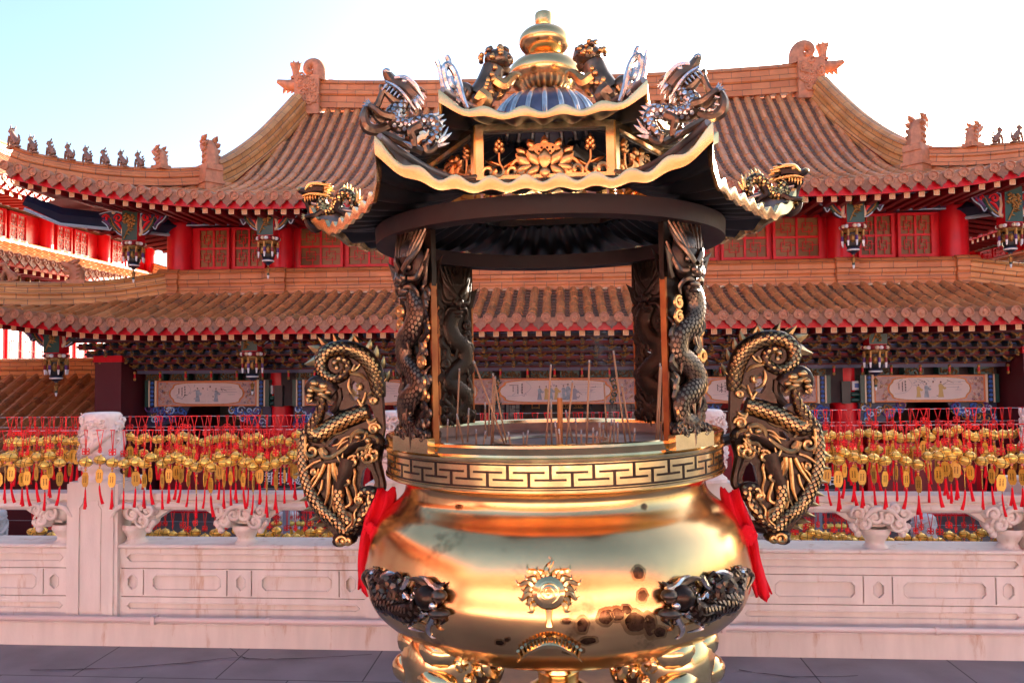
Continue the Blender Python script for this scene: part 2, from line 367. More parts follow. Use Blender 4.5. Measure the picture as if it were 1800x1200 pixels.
# ---------------------------------------------------------------- the incense burner
BX, BY = -.03, 2.9
def build_burner():
    root = thing('incense_burner', 'big polished brass incense burner with dragon handles and a two tiered pillared canopy', 'incense burner', (BX, BY, 0))
    root.rotation_euler = (0, -.012, 0)
    r_ = random.Random(3)
    # --- bowl
    prof = catmull([(.02, .598), (.15, .601), (.29, .622), (.43, .652), (.57, .702), (.66, .768), (.692, .825), (.702, .885), (.692, .94), (.682, .985), (.667, 1.03), (.646, 1.07), (.616, 1.103), (.584, 1.130), (.560, 1.158), (.552, 1.184), (.553, 1.205), (.568, 1.225), (.60, 1.236)], 5)
    PR = np.array(prof)
    mb = MB(); mb.lathe([tuple(p) for p in prof], 120); bowl_o = mb.build('bowl', 'brass', root, sharp=0)
    def bowlR(z): return float(np.interp(z, PR[3:, 1], PR[3:, 0]))
    def bowl(az, z, d=0.):
        """point on the bowl, az measured from the front, d proud of it; and the normal"""
        r = bowlR(z); s = (bowlR(z+.01)-bowlR(z-.01))/.02
        n = np.array((math.sin(az), -math.cos(az), -s)); n /= np.linalg.norm(n)
        return np.array((r*math.sin(az), -r*math.cos(az), z))+n*d, n
    # --- collar with bead lines, rim, inner wall
    mb = MB(); mb.lathe([(.60, 1.232), (.614, 1.230), (.622, 1.235), (.622, 1.242), (.616, 1.245), (.616, 1.322), (.621, 1.325), (.622, 1.334), (.616, 1.338), (.614, 1.345), (.617, 1.355), (.621, 1.366), (.619, 1.374), (.611, 1.377), (.602, 1.374), (.599, 1.36)], 128)
    co = mb.build('collar', 'brass_clean', root, sharp=30)
    mb = MB(); mb.lathe([(.599, 1.361), (.598, 1.335), (.592, 1.323), (.575, 1.316), (.4, 1.312), (.225, 1.316), (.222, 1.332), (.205, 1.333), (.20, 1.31), (.19, 1.24), (.0001, 1.235)], 96)
    mb.build('ash_pan', 'ash', root)
    mb = MB(); mb.lathe([(.224, 1.33), (.224, 1.337), (.205, 1.338), (.202, 1.33)], 64); mb.lathe([(.198, 1.328), (.0001, 1.325)], 48, 1); mb.build('sand_ring', ['brass_old', 'black'], root)
    # fretwork band: dark grooves between the raised bars
    mb = MB(); nP = 30; z0, z1 = 1.2515, 1.3165; H = z1-z0
    def patch(u0, u1, v0, v1):
        n = max(1, int(abs(u1-u0)/.12)); vs = []
        for k in range(n+1):
            a = (u0+(u1-u0)*k/n)*2*PI/nP-PI/2
            for v in (v0, v1): vs.append((.6172*math.cos(a), .6172*math.sin(a), z1-v*H))
        mb.add(vs, [(2*k, 2*k+2, 2*k+3, 2*k+1) for k in range(n)])
    for i in range(nP):
        patch(i-.035, i+.035, .0, .66); patch(i-.37, i+.37, .62, .72)
        patch(i+.465, i+.535, .34, 1.0); patch(i+.13, i+.87, .28, .38)
    patch(0, nP, -.06, .03); patch(0, nP, .97, 1.06); patch(0, nP, -.27, -.24)
    mb.build('fret_band', 'bronze', co)
    # --- sun emblem on the belly
    CAM = np.array((-BX, -BY, 1.6)); ax = [np.array(c) for c in zip(*[r_[:3] for r_ in S.camera.matrix_world.to_3x3()])]
    def on_bowl(px, py, d=0.):
        """where a spot measured on the photo lies on the bowl"""
        v = ax[0]*(px-900)/1350-ax[1]*(py-600)/1350-ax[2]; v /= np.linalg.norm(v); t0 = None
        for t in np.arange(1.6, 3.2, .004):
            p = CAM+v*t
            if .6 < p[2] < 1.18 and math.hypot(p[0], p[1]) < bowlR(p[2]): t0 = t; break
        if t0 is None: # off the edge: nearest approach
            t0 = min(np.arange(2.2, 3.4, .01), key=lambda t: math.hypot(*(CAM+v*t)[:2])-bowlR(min(max((CAM+v*t)[2], .62), 1.17)))
        p = CAM+v*t0; return bowl(math.atan2(p[0], -p[1]), p[2], d)[0]
    mb = MB()
    def bp(px, py, d=0.): return on_bowl(977+px, 1040+py, d)
    rings = []
    for r, d in ((0, .022), (10, .021), (20, .017), (28, .011), (31, .003), (31.5, -.002)):
        rings.append([bp(r*math.cos(a)-5, r*math.sin(a), d) for a in np.linspace(0, 2*PI, 28, endpoint=False)])
    for a, b in zip(rings[:-1], rings[1:]): mb.add(a+b, [(i, (i+1) % 28, 28+(i+1) % 28, 28+i) for i in range(28)])
    sp = [bp(-5+r*math.cos(a), r*math.sin(a), .0225-.0085*(r/26)**2) for r, a in zip(np.linspace(2, 19, 26), np.linspace(0, 4.4*PI, 26))]
    mb.tube(sp, .0022, 6)
    for deg, L in ((90, 34), (112, 20), (126, 33), (68, 20), (54, 33), (38, 22), (22, 33), (8, 20), (-8, 26), (-24, 17), (-42, 22), (142, 22), (158, 33), (172, 20), (188, 26), (204, 17), (222, 22)):
        a = R(deg); pts = []
        for t in np.linspace(0, 1, 9):
            rr = 29+L*t; w = .13*math.sin(t*2*PI)*(1 if deg <= 90 else -1)
            pts.append(bp(-5+rr*math.cos(a+w*.9), -rr*math.sin(a+w*.9), .004))
        mb.tube(pts, [.0085, .0095, .008, .0055, .001], 6)
    mb.tube([bp(-5, 30, .004), bp(-5, 46, .006), bp(-5, 58, .004)], [.012, .007, .012], 8)
    mb.build('sun_emblem', 'brass_clean', root)
    mb = MB()
    def bq(px, py, d=0.): return on_bowl(977+px, 1098+py, d)
    arc = [(x, 30*(x/56)**2*1.0) for x in np.linspace(-56, 56, 20)]
    mb.tube([bq(x-5, y+32, .004) for x, y in arc], [.003, .009, .012, .009, .003], 7)
    for x, y in arc[1:-1]:
        mb.tube([bq(x-5, y+30, .004), bq(x*1.04-5, y+20, .010), bq(x*1.07-5, y+14, .014)], [.0045, .004, .0055], 6)
    mb.build('wave_emblem', 'brass_clean', root)
    q_ = random.Random(19)
    for (px, py, rx, ry) in ((1135, 1048, 11, 12), (1129, 1008, 13, 13), (1030, 1098, 13, 15), (1072, 1084, 17, 16), (1092, 1080, 16, 13), (1108, 1072, 10, 10), (1040, 1126, 17, 8), (885, 1127, 9, 6), (898, 1122, 6, 4), (1002, 1091, 10, 6), (1122, 1094, 24, 20), (1148, 1100, 14, 22), (1165, 1112, 12, 12), (930, 1140, 14, 5), (1015, 1144, 18, 6), (815, 888, 6, 6), (1140, 892, 5, 6), (1010, 866, 8, 3), (905, 872, 5, 3), (1240, 1030, 8, 14)):
        mb = MB(); n = 30; ph = q_.uniform(0, 6); rr = [1+.09*math.sin(2*k*2*PI/n+ph)+.05*math.sin(5*k*2*PI/n+ph*2)+q_.uniform(-.02, .02) for k in range(n)]
        vs = [on_bowl(px, py, .0012)]
        for f in (.78, 1.12): vs += [on_bowl(px+rx*f*rr[k]*math.cos(2*PI*k/n), py+ry*f*rr[k]*math.sin(2*PI*k/n), .0012 if f < 1 else .0005) for k in range(n)]
        mb.add(vs, [(0, 1+k, 1+(k+1) % n) for k in range(n)]+[(1+k, 1+n+k, 1+n+(k+1) % n, 1+(k+1) % n) for k in range(n)]); mb.m[-n:] = [1]*n; mb.build('tarnish_spot', ['tarnish', 'tarnish_edge'], bowl_o, sharp=0)
    # --- coiled dragons on the belly
    cache = {}
    def belly_dragon(sg):
        mb = MB(); q = random.Random(11)
        def P(px, py, d=0.):
            """photo offsets of the left dragon, laid over the bowl"""
            k = (px, py, d)
            if k not in cache: cache[k] = on_bowl(px, py, d*.6)
            p = cache[k]; return np.array((p[0]*(1 if sg < 0 else -1), p[1], p[2]))
        D = lambda L, d=0: [P(x, y, d) for x, y in L]
        body = catmull(D([(662, 1003), (672, 1030), (682, 1052), (700, 1056), (707, 1035), (696, 1018), (686, 1026), (690, 1046), (712, 1064), (735, 1070), (752, 1058)], .02), 5)
        mb.tube(body, [.010, .022, .028, .026, .022, .022, .026, .03, .034, .03], 9)
        up = (sg*-.6, -.8, .1)
        scales(mb, body, [.010, .022, .028, .026, .022, .022, .026, .03, .034, .03], up, 1, .016, 2.4, lift=.004)
        for _ in range(46):
            t = q.random(); x = 664+t*120; y = 1010+t*48+q.uniform(-26, 34)*(.5+.5*t)
            c = [(x, y), (x+q.uniform(-7, 7), y+q.uniform(-8, 8)), (x+q.uniform(-13, 13), y+q.uniform(-12, 12)), (x+q.uniform(-14, 14), y+q.uniform(-14, 14))]
            mb.tube(catmull(D(c, q.uniform(.006, .03)), 3), [.008, .010, .008, .002], 6, q.choice((0, 0, 2, 1)))
        # head
        mb.ball(P(768, 1046, .03), (.045, .04, .038), 0); mb.ball(P(788, 1043, .045), (.026, .026, .018), 1)
        mb.ball(P(790, 1050, .05), .014, 1); mb.ball(P(766, 1040, .062), .013, 1); mb.ball(P(788, 1072, .04), (.034, .022, .014), 1)
        mb.ball(P(778, 1060, .05), .014, 2)
        for L in ([(772, 1030), (758, 1020), (742, 1014), (728, 1018)], [(790, 1034), (776, 1026), (764, 1014), (752, 1010)], [(760, 1066), (745, 1080), (735, 1092), (760, 1100)], [(776, 1078), (768, 1094), (772, 1106), (780, 1110)],
                  [(756, 1054), (748, 1066), (738, 1062)], [(762, 1072), (750, 1075), (744, 1066)], [(690, 1010), (700, 1004), (716, 1006)], [(662, 1002), (655, 1012), (664, 1030)], [(735, 1012), (726, 1028), (718, 1030)]):
            mb.tube(catmull(D(L, .035), 4), [.011, .010, .007, .002], 6, q.choice((1, 2, 2)))
        mb.build('belly_dragon', ['bronze', 'bronze2', 'silver_sheen'], root)
    belly_dragon(-1); belly_dragon(1)
    # --- pedestal and plinth
    mb = MB(); mb.lathe([(.09, .602), (.085, .57), (.078, .54), (.086, .52), (.09, .50), (.078, .485), (.075, .45), (.12, .42), (.17, .385), (.19, .34), (.19, .275)], 48); mb.build('pedestal', 'brass_clean', root)
    mb = MB(); mb.lathe([(.16, .29), (.60, .285), (.62, .275), (.625, .25), (.61, .24), (.61, .06), (.66, .05), (.66, .004)], 72); mb.build('plinth', 'brass_old', root)
    # --- cabriole legs with curled beast faces
    def leg(az):
        mb = MB()
        path = catmull([(0, -.40, .665), (0, -.50, .625), (0, -.555, .565), (0, -.555, .49), (0, -.52, .41), (0, -.50, .34), (0, -.56, .287)], 4)
        mb.tube(path, [.07, .115, .128, .115, .09, .075, .09], 18, 0, up=(1, 0, 0), flat=1.18)
        for x in (-1, 1):
            mb.ball((.06*x, -.60, .615), (.085, .07, .06), 0, 16, 10); mb.ball((.07*x, -.625, .53), (.078, .06, .05), 0, 16, 10); mb.ball((.06*x, -.61, .45), (.07, .055, .045), 0, 16, 10)
            # dark inlay field and raised curls on the two flanks
            mb.ball((.098*x, -.50, .535), (.050, .120, .100), 1, 18, 12)
            for (y, z, r0, a0, tn) in ((-.580, .585, .024, 1.0, .75), (-.532, .602, .022, 2.2, .7), (-.560, .528, .020, 4, .8), (-.510, .548, .020, .5, .8), (-.448, .560, .038, 2.6, .75), (-.545, .470, .028, 5, .7), (-.470, .478, .034, 1.5, .75)):
                c = [(x*.146, y+p[0], z+p[2]) for k, p in enumerate(spiral((0, 0), r0*1.2, .004, a0, tn, 14))]
                mb.tube(c, [.004, .010, .014, .015], 8, 0)
            mb.tube(catmull([(x*.15, -.47, .60), (x*.152, -.50, .56), (x*.15, -.46, .52), (x*.14, -.40, .56)], 5), [.008, .016, .014, .004], 7, 0)
            mb.tube(catmull([(x*.11, -.60, .43), (x*.125, -.55, .42), (x*.12, -.50, .44), (x*.10, -.46, .50)], 5), [.02, .018, .014, .004], 7, 0)
        mb.xform(Matrix.Diagonal((1, 1.03, 1, 1)) @ Matrix.Translation((0, .045, .105)))
        mb.tube(catmull([(0, -.53, .40), (0, -.52, .34), (0, -.535, .285)], 4), [.10, .095, .12], 16, 0)
        o = mb.build('leg', ['brass_clean', 'bronze'], root); o.rotation_euler = (0, 0, az); return o
    for d in (-45, 45, 135, -135): leg(R(d)) if d == -45 else None
    l0 = [c for c in root.children if c.name.startswith('leg')][0]
    for d in (45, 135, -135):
        c = l0.copy(); COL.objects.link(c); c.parent = root; c.rotation_euler = (0, 0, R(d))
    # --- pillars
    def pillar():
        mb = MB(); y0 = -.605
        out = [(-.085, 1.372), (.085, 1.372), (.088, 1.82), (.098, 1.9), (.095, 2.07), (-.095, 2.07), (-.098, 1.9), (-.088, 1.82)]
        mb.prism(out, y0-.006, y0+.012, 0, holes=[[(-.03, 1.49), (.015, 1.48), (.02, 1.53), (-.02, 1.54)], [(.0, 1.66), (.03, 1.67), (.028, 1.70), (-.005, 1.69)]])
        p = mb.build('pillar', ['bronze'], root, sharp=30)
        mb = MB()
        for x in (-.0905, .0905): mb.bx(x-.004, x+.004, y0-.008, y0+.014, 1.372, 1.88)
        mb.build('edge_strip', ['rust_edge'], p)
        mb = MB(); mb.bx(-.10, .10, y0-.035, y0-.007, 1.345, 1.392); mb.build('socket', 'brass_clean', p, sharp=30)
        mb = MB(); q = random.Random(5); ys = y0-.028
        path = catmull([(.0, ys-.015, 1.87), (.036, ys-.008, 1.80), (.012, ys-.010, 1.735), (-.042, ys, 1.70), (-.044, ys+.006, 1.64), (.008, ys, 1.60), (.042, ys, 1.555), (-.0, ys-.008, 1.52), (-.044, ys, 1.49), (-.036, ys+.006, 1.44), (.02, ys, 1.42), (.045, ys, 1.45)], 6)
        rad = [.034, .040, .042, .040, .038, .040, .042, .040, .038, .033, .026, .015]
        mb.tube(path, rad, 12, 0)
        scales(mb, path, rad, (0, -1, 0), 1, .0120, 2.4, lift=.002, size=.95)
        for i in range(8, len(path)-6, 5):
            c = path[i]; spike(mb, c+np.array((0, -.022, -.03)), (q.uniform(-.3, .3), -.1, -1), .045, .008, 2, (q.uniform(-.3, .3), 0, 0))
        # mask: brow, eyes, nose, fanged mouth, mane
        mb.ball((0, y0-.03, 1.95), (.075, .045, .085), 0, 14, 9)
        for x in (-1, 1):
            mb.tube(catmull([(x*.008, y0-.085, 1.925), (x*.035, y0-.078, 1.955), (x*.062, y0-.05, 1.99), (x*.08, y0-.02, 2.045)], 4), [.012, .013, .010, .003], 7, 1)
            mb.ball((x*.032, y0-.075, 1.935), .012, 1); mb.ball((x*.014, y0-.092, 1.902), .014, 1)
            mb.tube(catmull([(x*.03, y0-.08, 1.90), (x*.058, y0-.06, 1.90), (x*.07, y0-.04, 1.93), (x*.085, y0-.015, 1.99)], 4), [.008, .011, .010, .006], 6, 1)
            mb.tube(catmull([(x*.012, y0-.085, 1.87), (x*.04, y0-.075, 1.872), (x*.055, y0-.05, 1.85), (x*.05, y0-.05, 1.825)], 4), [.007, .009, .008, .003], 6, 1)
            for t in np.linspace(.1, 1, 4): mb.tube(catmull([(x*.02*t*2, y0-.07, 1.97), (x*.03*t*2, y0-.05, 2.01), (x*.04*t*2, y0-.025, 2.055)], 3), [.006, .008, .006], 6, 1)
            for t in (0, 1, 2): spike(mb, (x*.075, y0-.03, 1.88+t*.03), (x*.5, -.2, .6-.3*t), .05, .012, 1, (0, 0, .6))
        mb.ball((0, y0-.095, 1.895), (.018, .016, .016), 1); mb.ball((0, y0-.078, 1.858), (.028, .012, .012), 2); mb.ball((0, y0-.075, 1.838), (.024, .014, .007), 1)
        for z in (1.80, 1.755, 1.68, 1.63, 1.57, 1.535, 1.46, 1.41):
            x = q.choice((-1, 1))*.055 if z not in (1.63, 1.57, 1.535) else .062
            mb.tube(spiral((x, z), .022, .006, q.uniform(0, 6), 1.3, 14, y=ys-.012), [.005, .009, .010, .010], 6, 1 if q.random() < .6 else 3)
        for k in range(34): # flames, fins and cloud curls that fill the face
            z = 1.40+.45*k/33; x = q.choice((-1, 1))*q.uniform(.05, .084)
            if k % 2: mb.tube(spiral((x, z), q.uniform(.014, .022), .004, q.uniform(0, 6), 1.2, 11, y=y0-.022), [.005, .009, .010, .009], 6, q.choice((0, 1, 1, 3)))
            else: mb.tube(catmull([(x*.6, y0-.03, z-.03), (x*1.05, y0-.028, z), (x*.85, y0-.03, z+.03), (x*1.12, y0-.018, z+.055)], 3), [.010, .012, .008, .002], 6, q.choice((0, 1)))
        for k in range(12):
            x = -.08+.16*k/11; mb.ball((x, ys-.004+.01*math.sin(k*2), 1.402+.012*math.sin(k*1.7)), (.016, .02, .02), 0)
            mb.tube(spiral((x, 1.405+.012*math.sin(k*1.7)), .013, .003, k, 1.2, 9, y=ys-.024), .0035, 5, 1)
        mb.v = [(x, y0+(y-y0)*(.66 if y < y0 else 1), z) for x, y, z in mb.v]
        inner = MB(); inner.v = [(x, 2*(y0+.006)-((y-y0-.006)*.42+y0+.006), z) for x, y, z in mb.v]; inner.f = list(mb.f); inner.m = [0]*len(mb.f); inner.sm = list(mb.sm); inner.uv = [None]*len(mb.f)
        mb.build('carved_dragon', ['bronze', 'bronze2', 'bronze2', 'copper'], p); inner.build('inner_relief', ['bronze'], p)
        return p
    p0 = pillar(); p0.rotation_euler = (0, 0, R(-45))
    for d in (45, 135, -135): c = dup(p0, root); c.rotation_euler = (0, 0, R(d))
    # --- ring beam
    mb = MB(); mb.lathe([(.645, 2.06), (.648, 2.118), (.60, 2.122), (.57, 2.118), (.57, 2.06), (.61, 2.052), (.645, 2.06)], 96); mb.build('ring_beam', 'rust', root, sharp=40)
    # --- two hexagonal corrugated roofs
    def hex_roof(name, prof, lift, nw, amp, ripple_in, lip_h, tmax=1.):
        rs = np.array([p[0] for p in prof]); zs = np.array([p[1] for p in prof]); re = rs[0]; ri = rs[-1]
        dense = np.array(catmull(list(zip(rs, zs)), 6)); rr, zz = dense[:, 0], dense[:, 1]
        NS, NT = nw*8, len(rr)
        up, un, lp = MB(), MB(), MB()
        for k in range(6):
            A = np.array((math.cos(R(60*k)), math.sin(R(60*k)))); B = np.array((math.cos(R(60*k+60)), math.sin(R(60*k+60))))
            def pt(s, t, dz=0., out=0.):
                r = rr[t]; e = A*(1-s)+B*s; x, y = e*r
                if r < .35: # the inner part turns round
                    w = min(1, (.35-r)/.12); ln = np.linalg.norm(e); x, y = e*r*((1-w)+w*.93/ln)
                q = 1-(re-r)/(re-ri); q = max(q, 0)
                cr = lift*abs(2*s-1)**5*q**1.6
                fl = cr*1.1
                a = amp*(1-(1-ripple_in)*(1-q))
                z = zz[t]+cr+a*math.cos(2*PI*nw*s)
                o = 1+out/re+ (.06*abs(2*s-1)**6*q**3)
                return (x*o, y*o, z+dz)
            V = [pt(i/NS, t) for i in range(NS+1) for t in range(NT)]
            F = [(i*NT+t, (i+1)*NT+t, (i+1)*NT+t+1, i*NT+t+1) for i in range(NS) for t in range(NT-1)]
            up.add(V, F)
            V2 = [pt(i/NS, t, -.014) for i in range(NS+1) for t in range(NT)]
            un.add(V2, F)
            # lip: vertical rippled band with a rounded upper edge
            L = []
            for i in range(NS+1):
                s = i/NS; p = pt(s, 0, .004, .004); p2 = pt(s, 0, .003, -.012)
                w = amp*math.cos(2*PI*nw*s)
                d = lip_h*(1+.35*abs(2*s-1)**6)
                L += [p2, p, (p[0]*1.002, p[1]*1.002, p[2]-d*.35), (p[0], p[1], p[2]-d-w*.55), (p[0]*.985, p[1]*.985, p[2]-d-w*.55+.002), (p2[0]*.99, p2[1]*.99, p2[2]-.014)]
            lp.add(L, [(6*i+j, 6*i+6+j, 6*i+7+j, 6*i+1+j) for i in range(NS) for j in range(5)])
            # hip bar running up the corner
            hp = [pt(0, t, amp*.6+.002) for t in range(NT)]
            up.tube(hp[1:], [.012, .012, .010, .008], 8)
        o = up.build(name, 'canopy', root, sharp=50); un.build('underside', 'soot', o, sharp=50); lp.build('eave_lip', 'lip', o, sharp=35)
        return o
    lower = hex_roof('lower_canopy', [(.875, 2.134), (.78, 2.140), (.68, 2.155), (.56, 2.186), (.455, 2.226)], .112, 9, .012, .6, .034)
    upper = hex_roof('upper_canopy', [(.605, 2.411), (.5, 2.419), (.38, 2.444), (.28, 2.474), (.19, 2.50)], .052, 5, .011, 1.0, .026)
    dome = catmull([(.205, 2.488), (.20, 2.52), (.187, 2.56), (.16, 2.60), (.12, 2.632), (.06, 2.648)], 4); mb = MB(); mb.lathe([tuple(p) for p in dome], 72)
    for k in range(20):
        a = 2*PI*k/20+PI/2; ca, sa = math.cos(a), math.sin(a); mb.tube([(p[0]*ca, p[0]*sa, p[1]) for p in dome], [.012, .012, .0115, .010, .008, .005], 8, 1)
    mb.build('ribbed_dome', ['panel_grey', 'silver_sheen'], root, sharp=50)  # real ribs; the white and blue-grey sky reflection is in their colours
    # --- pierced lantern storey with lotus panels
    def leafpoly(c, a, L, w): # pointed petal outline
        ca, sa = math.cos(a), math.sin(a); out = []
        for t, q in ((0, .25), (.25, .85), (.5, 1), (.75, .72), (1, 0), (.75, -.72), (.5, -1), (.25, -.85), (0, -.25)):
            x, z = t*L, q*w/2; out.append((c[0]+x*ca-z*sa, c[1]+x*sa+z*ca))
        return out
    def petal(mb, c, a, L, w, y, d=.012, mi=0):
        O = leafpoly(c, a, L, w); mid = (c[0]+.55*L*math.cos(a), c[1]+.55*L*math.sin(a)); n = len(O)
        vs = [(p[0], y, p[1]) for p in O]+[(p[0], y+.008, p[1]) for p in O]+[(mid[0], y-d, mid[1])]
        mb.add(vs, [(i, (i+1) % n, 2*n) for i in range(n)]+[(i, (i+1) % n, n+(i+1) % n, n+i) for i in range(n)]+[tuple(range(n, 2*n))], mi)
    h = .455*math.cos(R(30)); wd = .455; zb, zt = 2.222, 2.412
    mbF = MB(); x0 = wd/2
    mbF.bx(-x0, x0, -h-.008, -h+.016, zt-.022, zt); mbF.bx(-x0, x0, -h-.008, -h+.016, zb+.006, zb+.018)
    mbF.bx(-x0, -x0+.026, -h-.0078, -h+.0158, zb+.012, zt-.022); mbF.bx(x0-.026, x0, -h-.0078, -h+.0158, zb+.012, zt-.022)
    mbF.bx(-x0+.004, x0-.004, -h+.0162, -h+.021, zb-.004, zb+.022, 1); mbF.bx(-x0+.004, x0-.004, -h+.0162, -h+.021, zt-.026, zt, 1); mbF.bx(-x0+.004, x0-.004, -h-.004, -h+.020, zb-.003, zb+.0055, 1)
    fr = mbF.build('lantern_panel', ['lip', 'soot'], root, sharp=30)
    mb = MB(); cz = zb+.052; y = -h
    for a in (150, 120, 90, 60, 30): petal(mb, (.072*math.cos(R(a))*1.0, cz+.018+.042*math.sin(R(a))), R(a), .038, .026, y+.004)
    for a in (170, 10): petal(mb, (.06*math.cos(R(a)), cz+.022), R(90+(a-90)*.8), .042, .028, y+.003)
    mb.prism([(-.062, cz+.03), (-.05, cz+.052), (-.025, cz+.066), (0, cz+.07), (.025, cz+.066), (.05, cz+.052), (.062, cz+.03)], y-.010, y+.006, 1)
    for x in (-.036, -.018, 0, .018, .036):
        for z in (.040, .052):
            if abs(x) < .03 or z < .045: mb.ball((x+(.009 if z > .045 else 0), y-.010, cz+z), .0045, 2, 6, 4)
    for s in (-1, 1):
        petal(mb, (s*.020, cz-.002), R(90-s*38), .062, .036, y-.012); petal(mb, (s*.052, cz+.0), R(90-s*52), .056, .036, y-.006)
        petal(mb, (s*.02, cz-.006), R(-90+s*52), .06, .03, y-.01); petal(mb, (s*.045, cz-.002), R(-90+s*70), .062, .028, y-.005)
        st = catmull([(s*.115, y, zb+.004), (s*.128, y, zb+.03), (s*.148, y, zb+.06), (s*.150, y, zb+.095)], 5); mb.tube(st, .0045, 6)
        for (dx, dz, a) in ((-.008, .095, 100), (.008, .095, 80), (0, .105, 90), (-.007, .112, 95), (.007, .112, 85), (0, .122, 90)): petal(mb, (s*.150+dx, zb+dz), R(a), .026, .017, y-.002)
        petal(mb, (s*.138, zb+.045), R(90-s*-60), .055, .018, y); petal(mb, (s*.150, zb+.055), R(90-s*70), .05, .016, y)
        mb.tube(catmull([(s*.066, y, cz+.0), (s*.095, y, cz+.014), (s*.125, y, zb+.03)], 4), [.007, .009, .003], 6)
        for cx, r, a0 in ((.105, .022, -1), (.155, .022, 2.4), (.185, .026, -1), (.08, .014, 1)): mb.tube(spiral((s*cx, zb+.030), r, .006, a0 if s > 0 else PI-a0, s*.8, 12, y=y-.002), [.005, .009, .009], 7)
        mb.tube(catmull([(s*.02, y, zb+.012), (s*.09, y, zb+.018), (s*.19, y, zb+.012)], 4), .008, 7)
    petal(mb, (0, cz-.016), R(90), .066, .042, y-.022); petal(mb, (0, cz-.012), R(-90), .04, .034, y-.018)
    mb.build('lotus_relief', ['copper', 'copper', 'bronze'], fr)
    for k in range(1, 6): c = dup(fr, root); c.rotation_euler = (0, 0, R(60*k))
    # --- gourd finial
    mb = MB(); C = (0, 0, 0)
    def bulb(cz, r, hz): return [(r*math.sin(a), cz-hz*math.cos(a)) for a in np.linspace(.35, PI-.32, 16)]
    mb.lathe([(.06, 2.645), (.05, 2.66)]+bulb(2.722, .140, .078)+[(.042, 2.798)]+bulb(2.852, .097, .060)+[(.032, 2.912), (.034, 2.93), (.034, 2.955), (.031, 2.962), (.0001, 2.963)], 64)
    mb.build('gourd_finial', 'brass', root, sharp=55)
    # --- dragons on the corners
    def small_dragon(ms):
        s = .00054
        def P(x, yy, d=0.): return ((270-x)*s, d, (1060-yy)*s)
        D = lambda L, d=0.: [P(a, b, d) for a, b in L]
        mb = MB(); q = random.Random(2)
        body = catmull(D([(236, 800), (218, 850), (205, 905), (225, 945), (290, 930), (345, 870), (390, 838), (425, 862), (432, 920), (415, 968)]), 5)
        rad = [.020, .019, .024, .026, .024, .021, .020, .018, .015, .010]
        mb.tube(body, rad, 10, 0, flat=1.1)
        for u in ((0, -1, 0), (0, 1, 0)): scales(mb, body, rad, u, 1, .0105, 1.8, lift=.0018)
        # tail sweeping back up into flames
        mb.tube(catmull(D([(415, 965), (440, 985), (462, 950), (466, 890)]), 5), [.012, .012, .009, .004], 8, 0)
        for (x, z, dx, dz, L) in ((462, 920, -.2, 1, .06), (470, 900, -.5, .9, .045), (455, 940, .15, 1, .05), (468, 930, -.6, .5, .04)): spike(mb, P(x, z), (dx, 0, dz), L, .008, 1, (.12, 0, 0))
        # head: muzzle, brow, open jaw, teeth, horns and mane
        mb.tube(catmull(D([(250, 790), (190, 775), (130, 775), (85, 755), (68, 742)]), 4), [.026, .027, .02, .014, .011], 10, 0, flat=1.25)
        mb.tube(catmull(D([(240, 840), (180, 848), (125, 838), (92, 830), (82, 815)]), 4), [.018, .014, .010, .009, .006], 8, 0, flat=1.3)
        mb.ball(P(74, 745), (.014, .018, .011), 1)
        for y in (-1, 1):
            mb.ball(P(170, 752, y*.024), .010, 1); mb.tube(catmull([P(120, 765, y*.022), P(165, 738, y*.027), P(230, 745, y*.024), P(300, 775, y*.02)], 4), [.005, .009, .010, .002], 6, 1)
            mb.tube(catmull([P(90, 800, y*.016), P(150, 800, y*.022), P(210, 815, y*.022), P(285, 845, y*.02)], 4), [.004, .006, .007, .002], 6, 1)
            for x in (105, 125, 145, 165, 185): spike(mb, P(x, 805, y*.014), (.15, 0, -1), .022+.006*q.random(), .0042, 1); 
            for (a, b, c, d) in ((235, 765, 305, 760), (240, 780, 312, 800), (245, 800, 300, 835), (232, 752, 285, 735)): mb.tube(catmull([P(a, b, y*.016), P((a+c)/2, (b+d)/2-6, y*.02), P(c, d, y*.02)], 3), [.008, .007, .001], 6, q.choice((0, 1)))
        # beard strut down to the raised foreclaw, forelegs, hind legs
        mb.tube(catmull(D([(100, 835), (108, 880), (112, 925), (98, 955)]), 4), [.010, .009, .010, .012], 7, 0)
        for y in (-1, 1):
            mb.tube(catmull([P(215, 940, y*.018), P(165, 962, y*.024), P(120, 955, y*.02), P(82, 950, y*.012)], 4), [.014, .012, .009, .008], 7, 0)
            for a in (-.6, -.1, .4, .9): spike(mb, P(88, 950, y*.012), (1, y*.1, a), .022, .005, 1)
            mb.tube(catmull([P(345, 905, y*.02), P(320, 955, y*.025), P(352, 985, y*.022), P(370, 1015, y*.02)], 4), [.014, .013, .010, .010], 7, 0)
            spike(mb, P(365, 1015, y*.02), (1, 0, -.1), .03, .008, 1)
        mb.tube(catmull(D([(78, 960), (90, 1010), (130, 1045), (175, 1030), (205, 990), (215, 950)]), 4), [.010, .014, .018, .016, .014, .012], 8, 0)
        for (x, z) in ((95, 990), (115, 1020), (150, 1025), (180, 1000)): mb.tube([P(x, z, -.014), P(x+14, z-14, -.018), P(x+26, z-16, -.014)], [.003, .005, .002], 6, 1)
        for i in range(10, len(body)-8, 3):
            spike(mb, body[i]+np.array((0, 0, .016)), (-.55, 0, 1), .026, .007, 1)
        mb.tube(D([(200, 1030), (420, 1000)]), .012, 7, 0)
        return mb
    def place_dragon(az, dirz, r, z, tilt, ms, sc=1.):
        o = small_dragon(ms).build('corner_dragon', ms, root)
        o.location = (r*math.cos(az), r*math.sin(az), z); o.rotation_euler = (0, tilt, dirz); o.scale = (sc,)*3
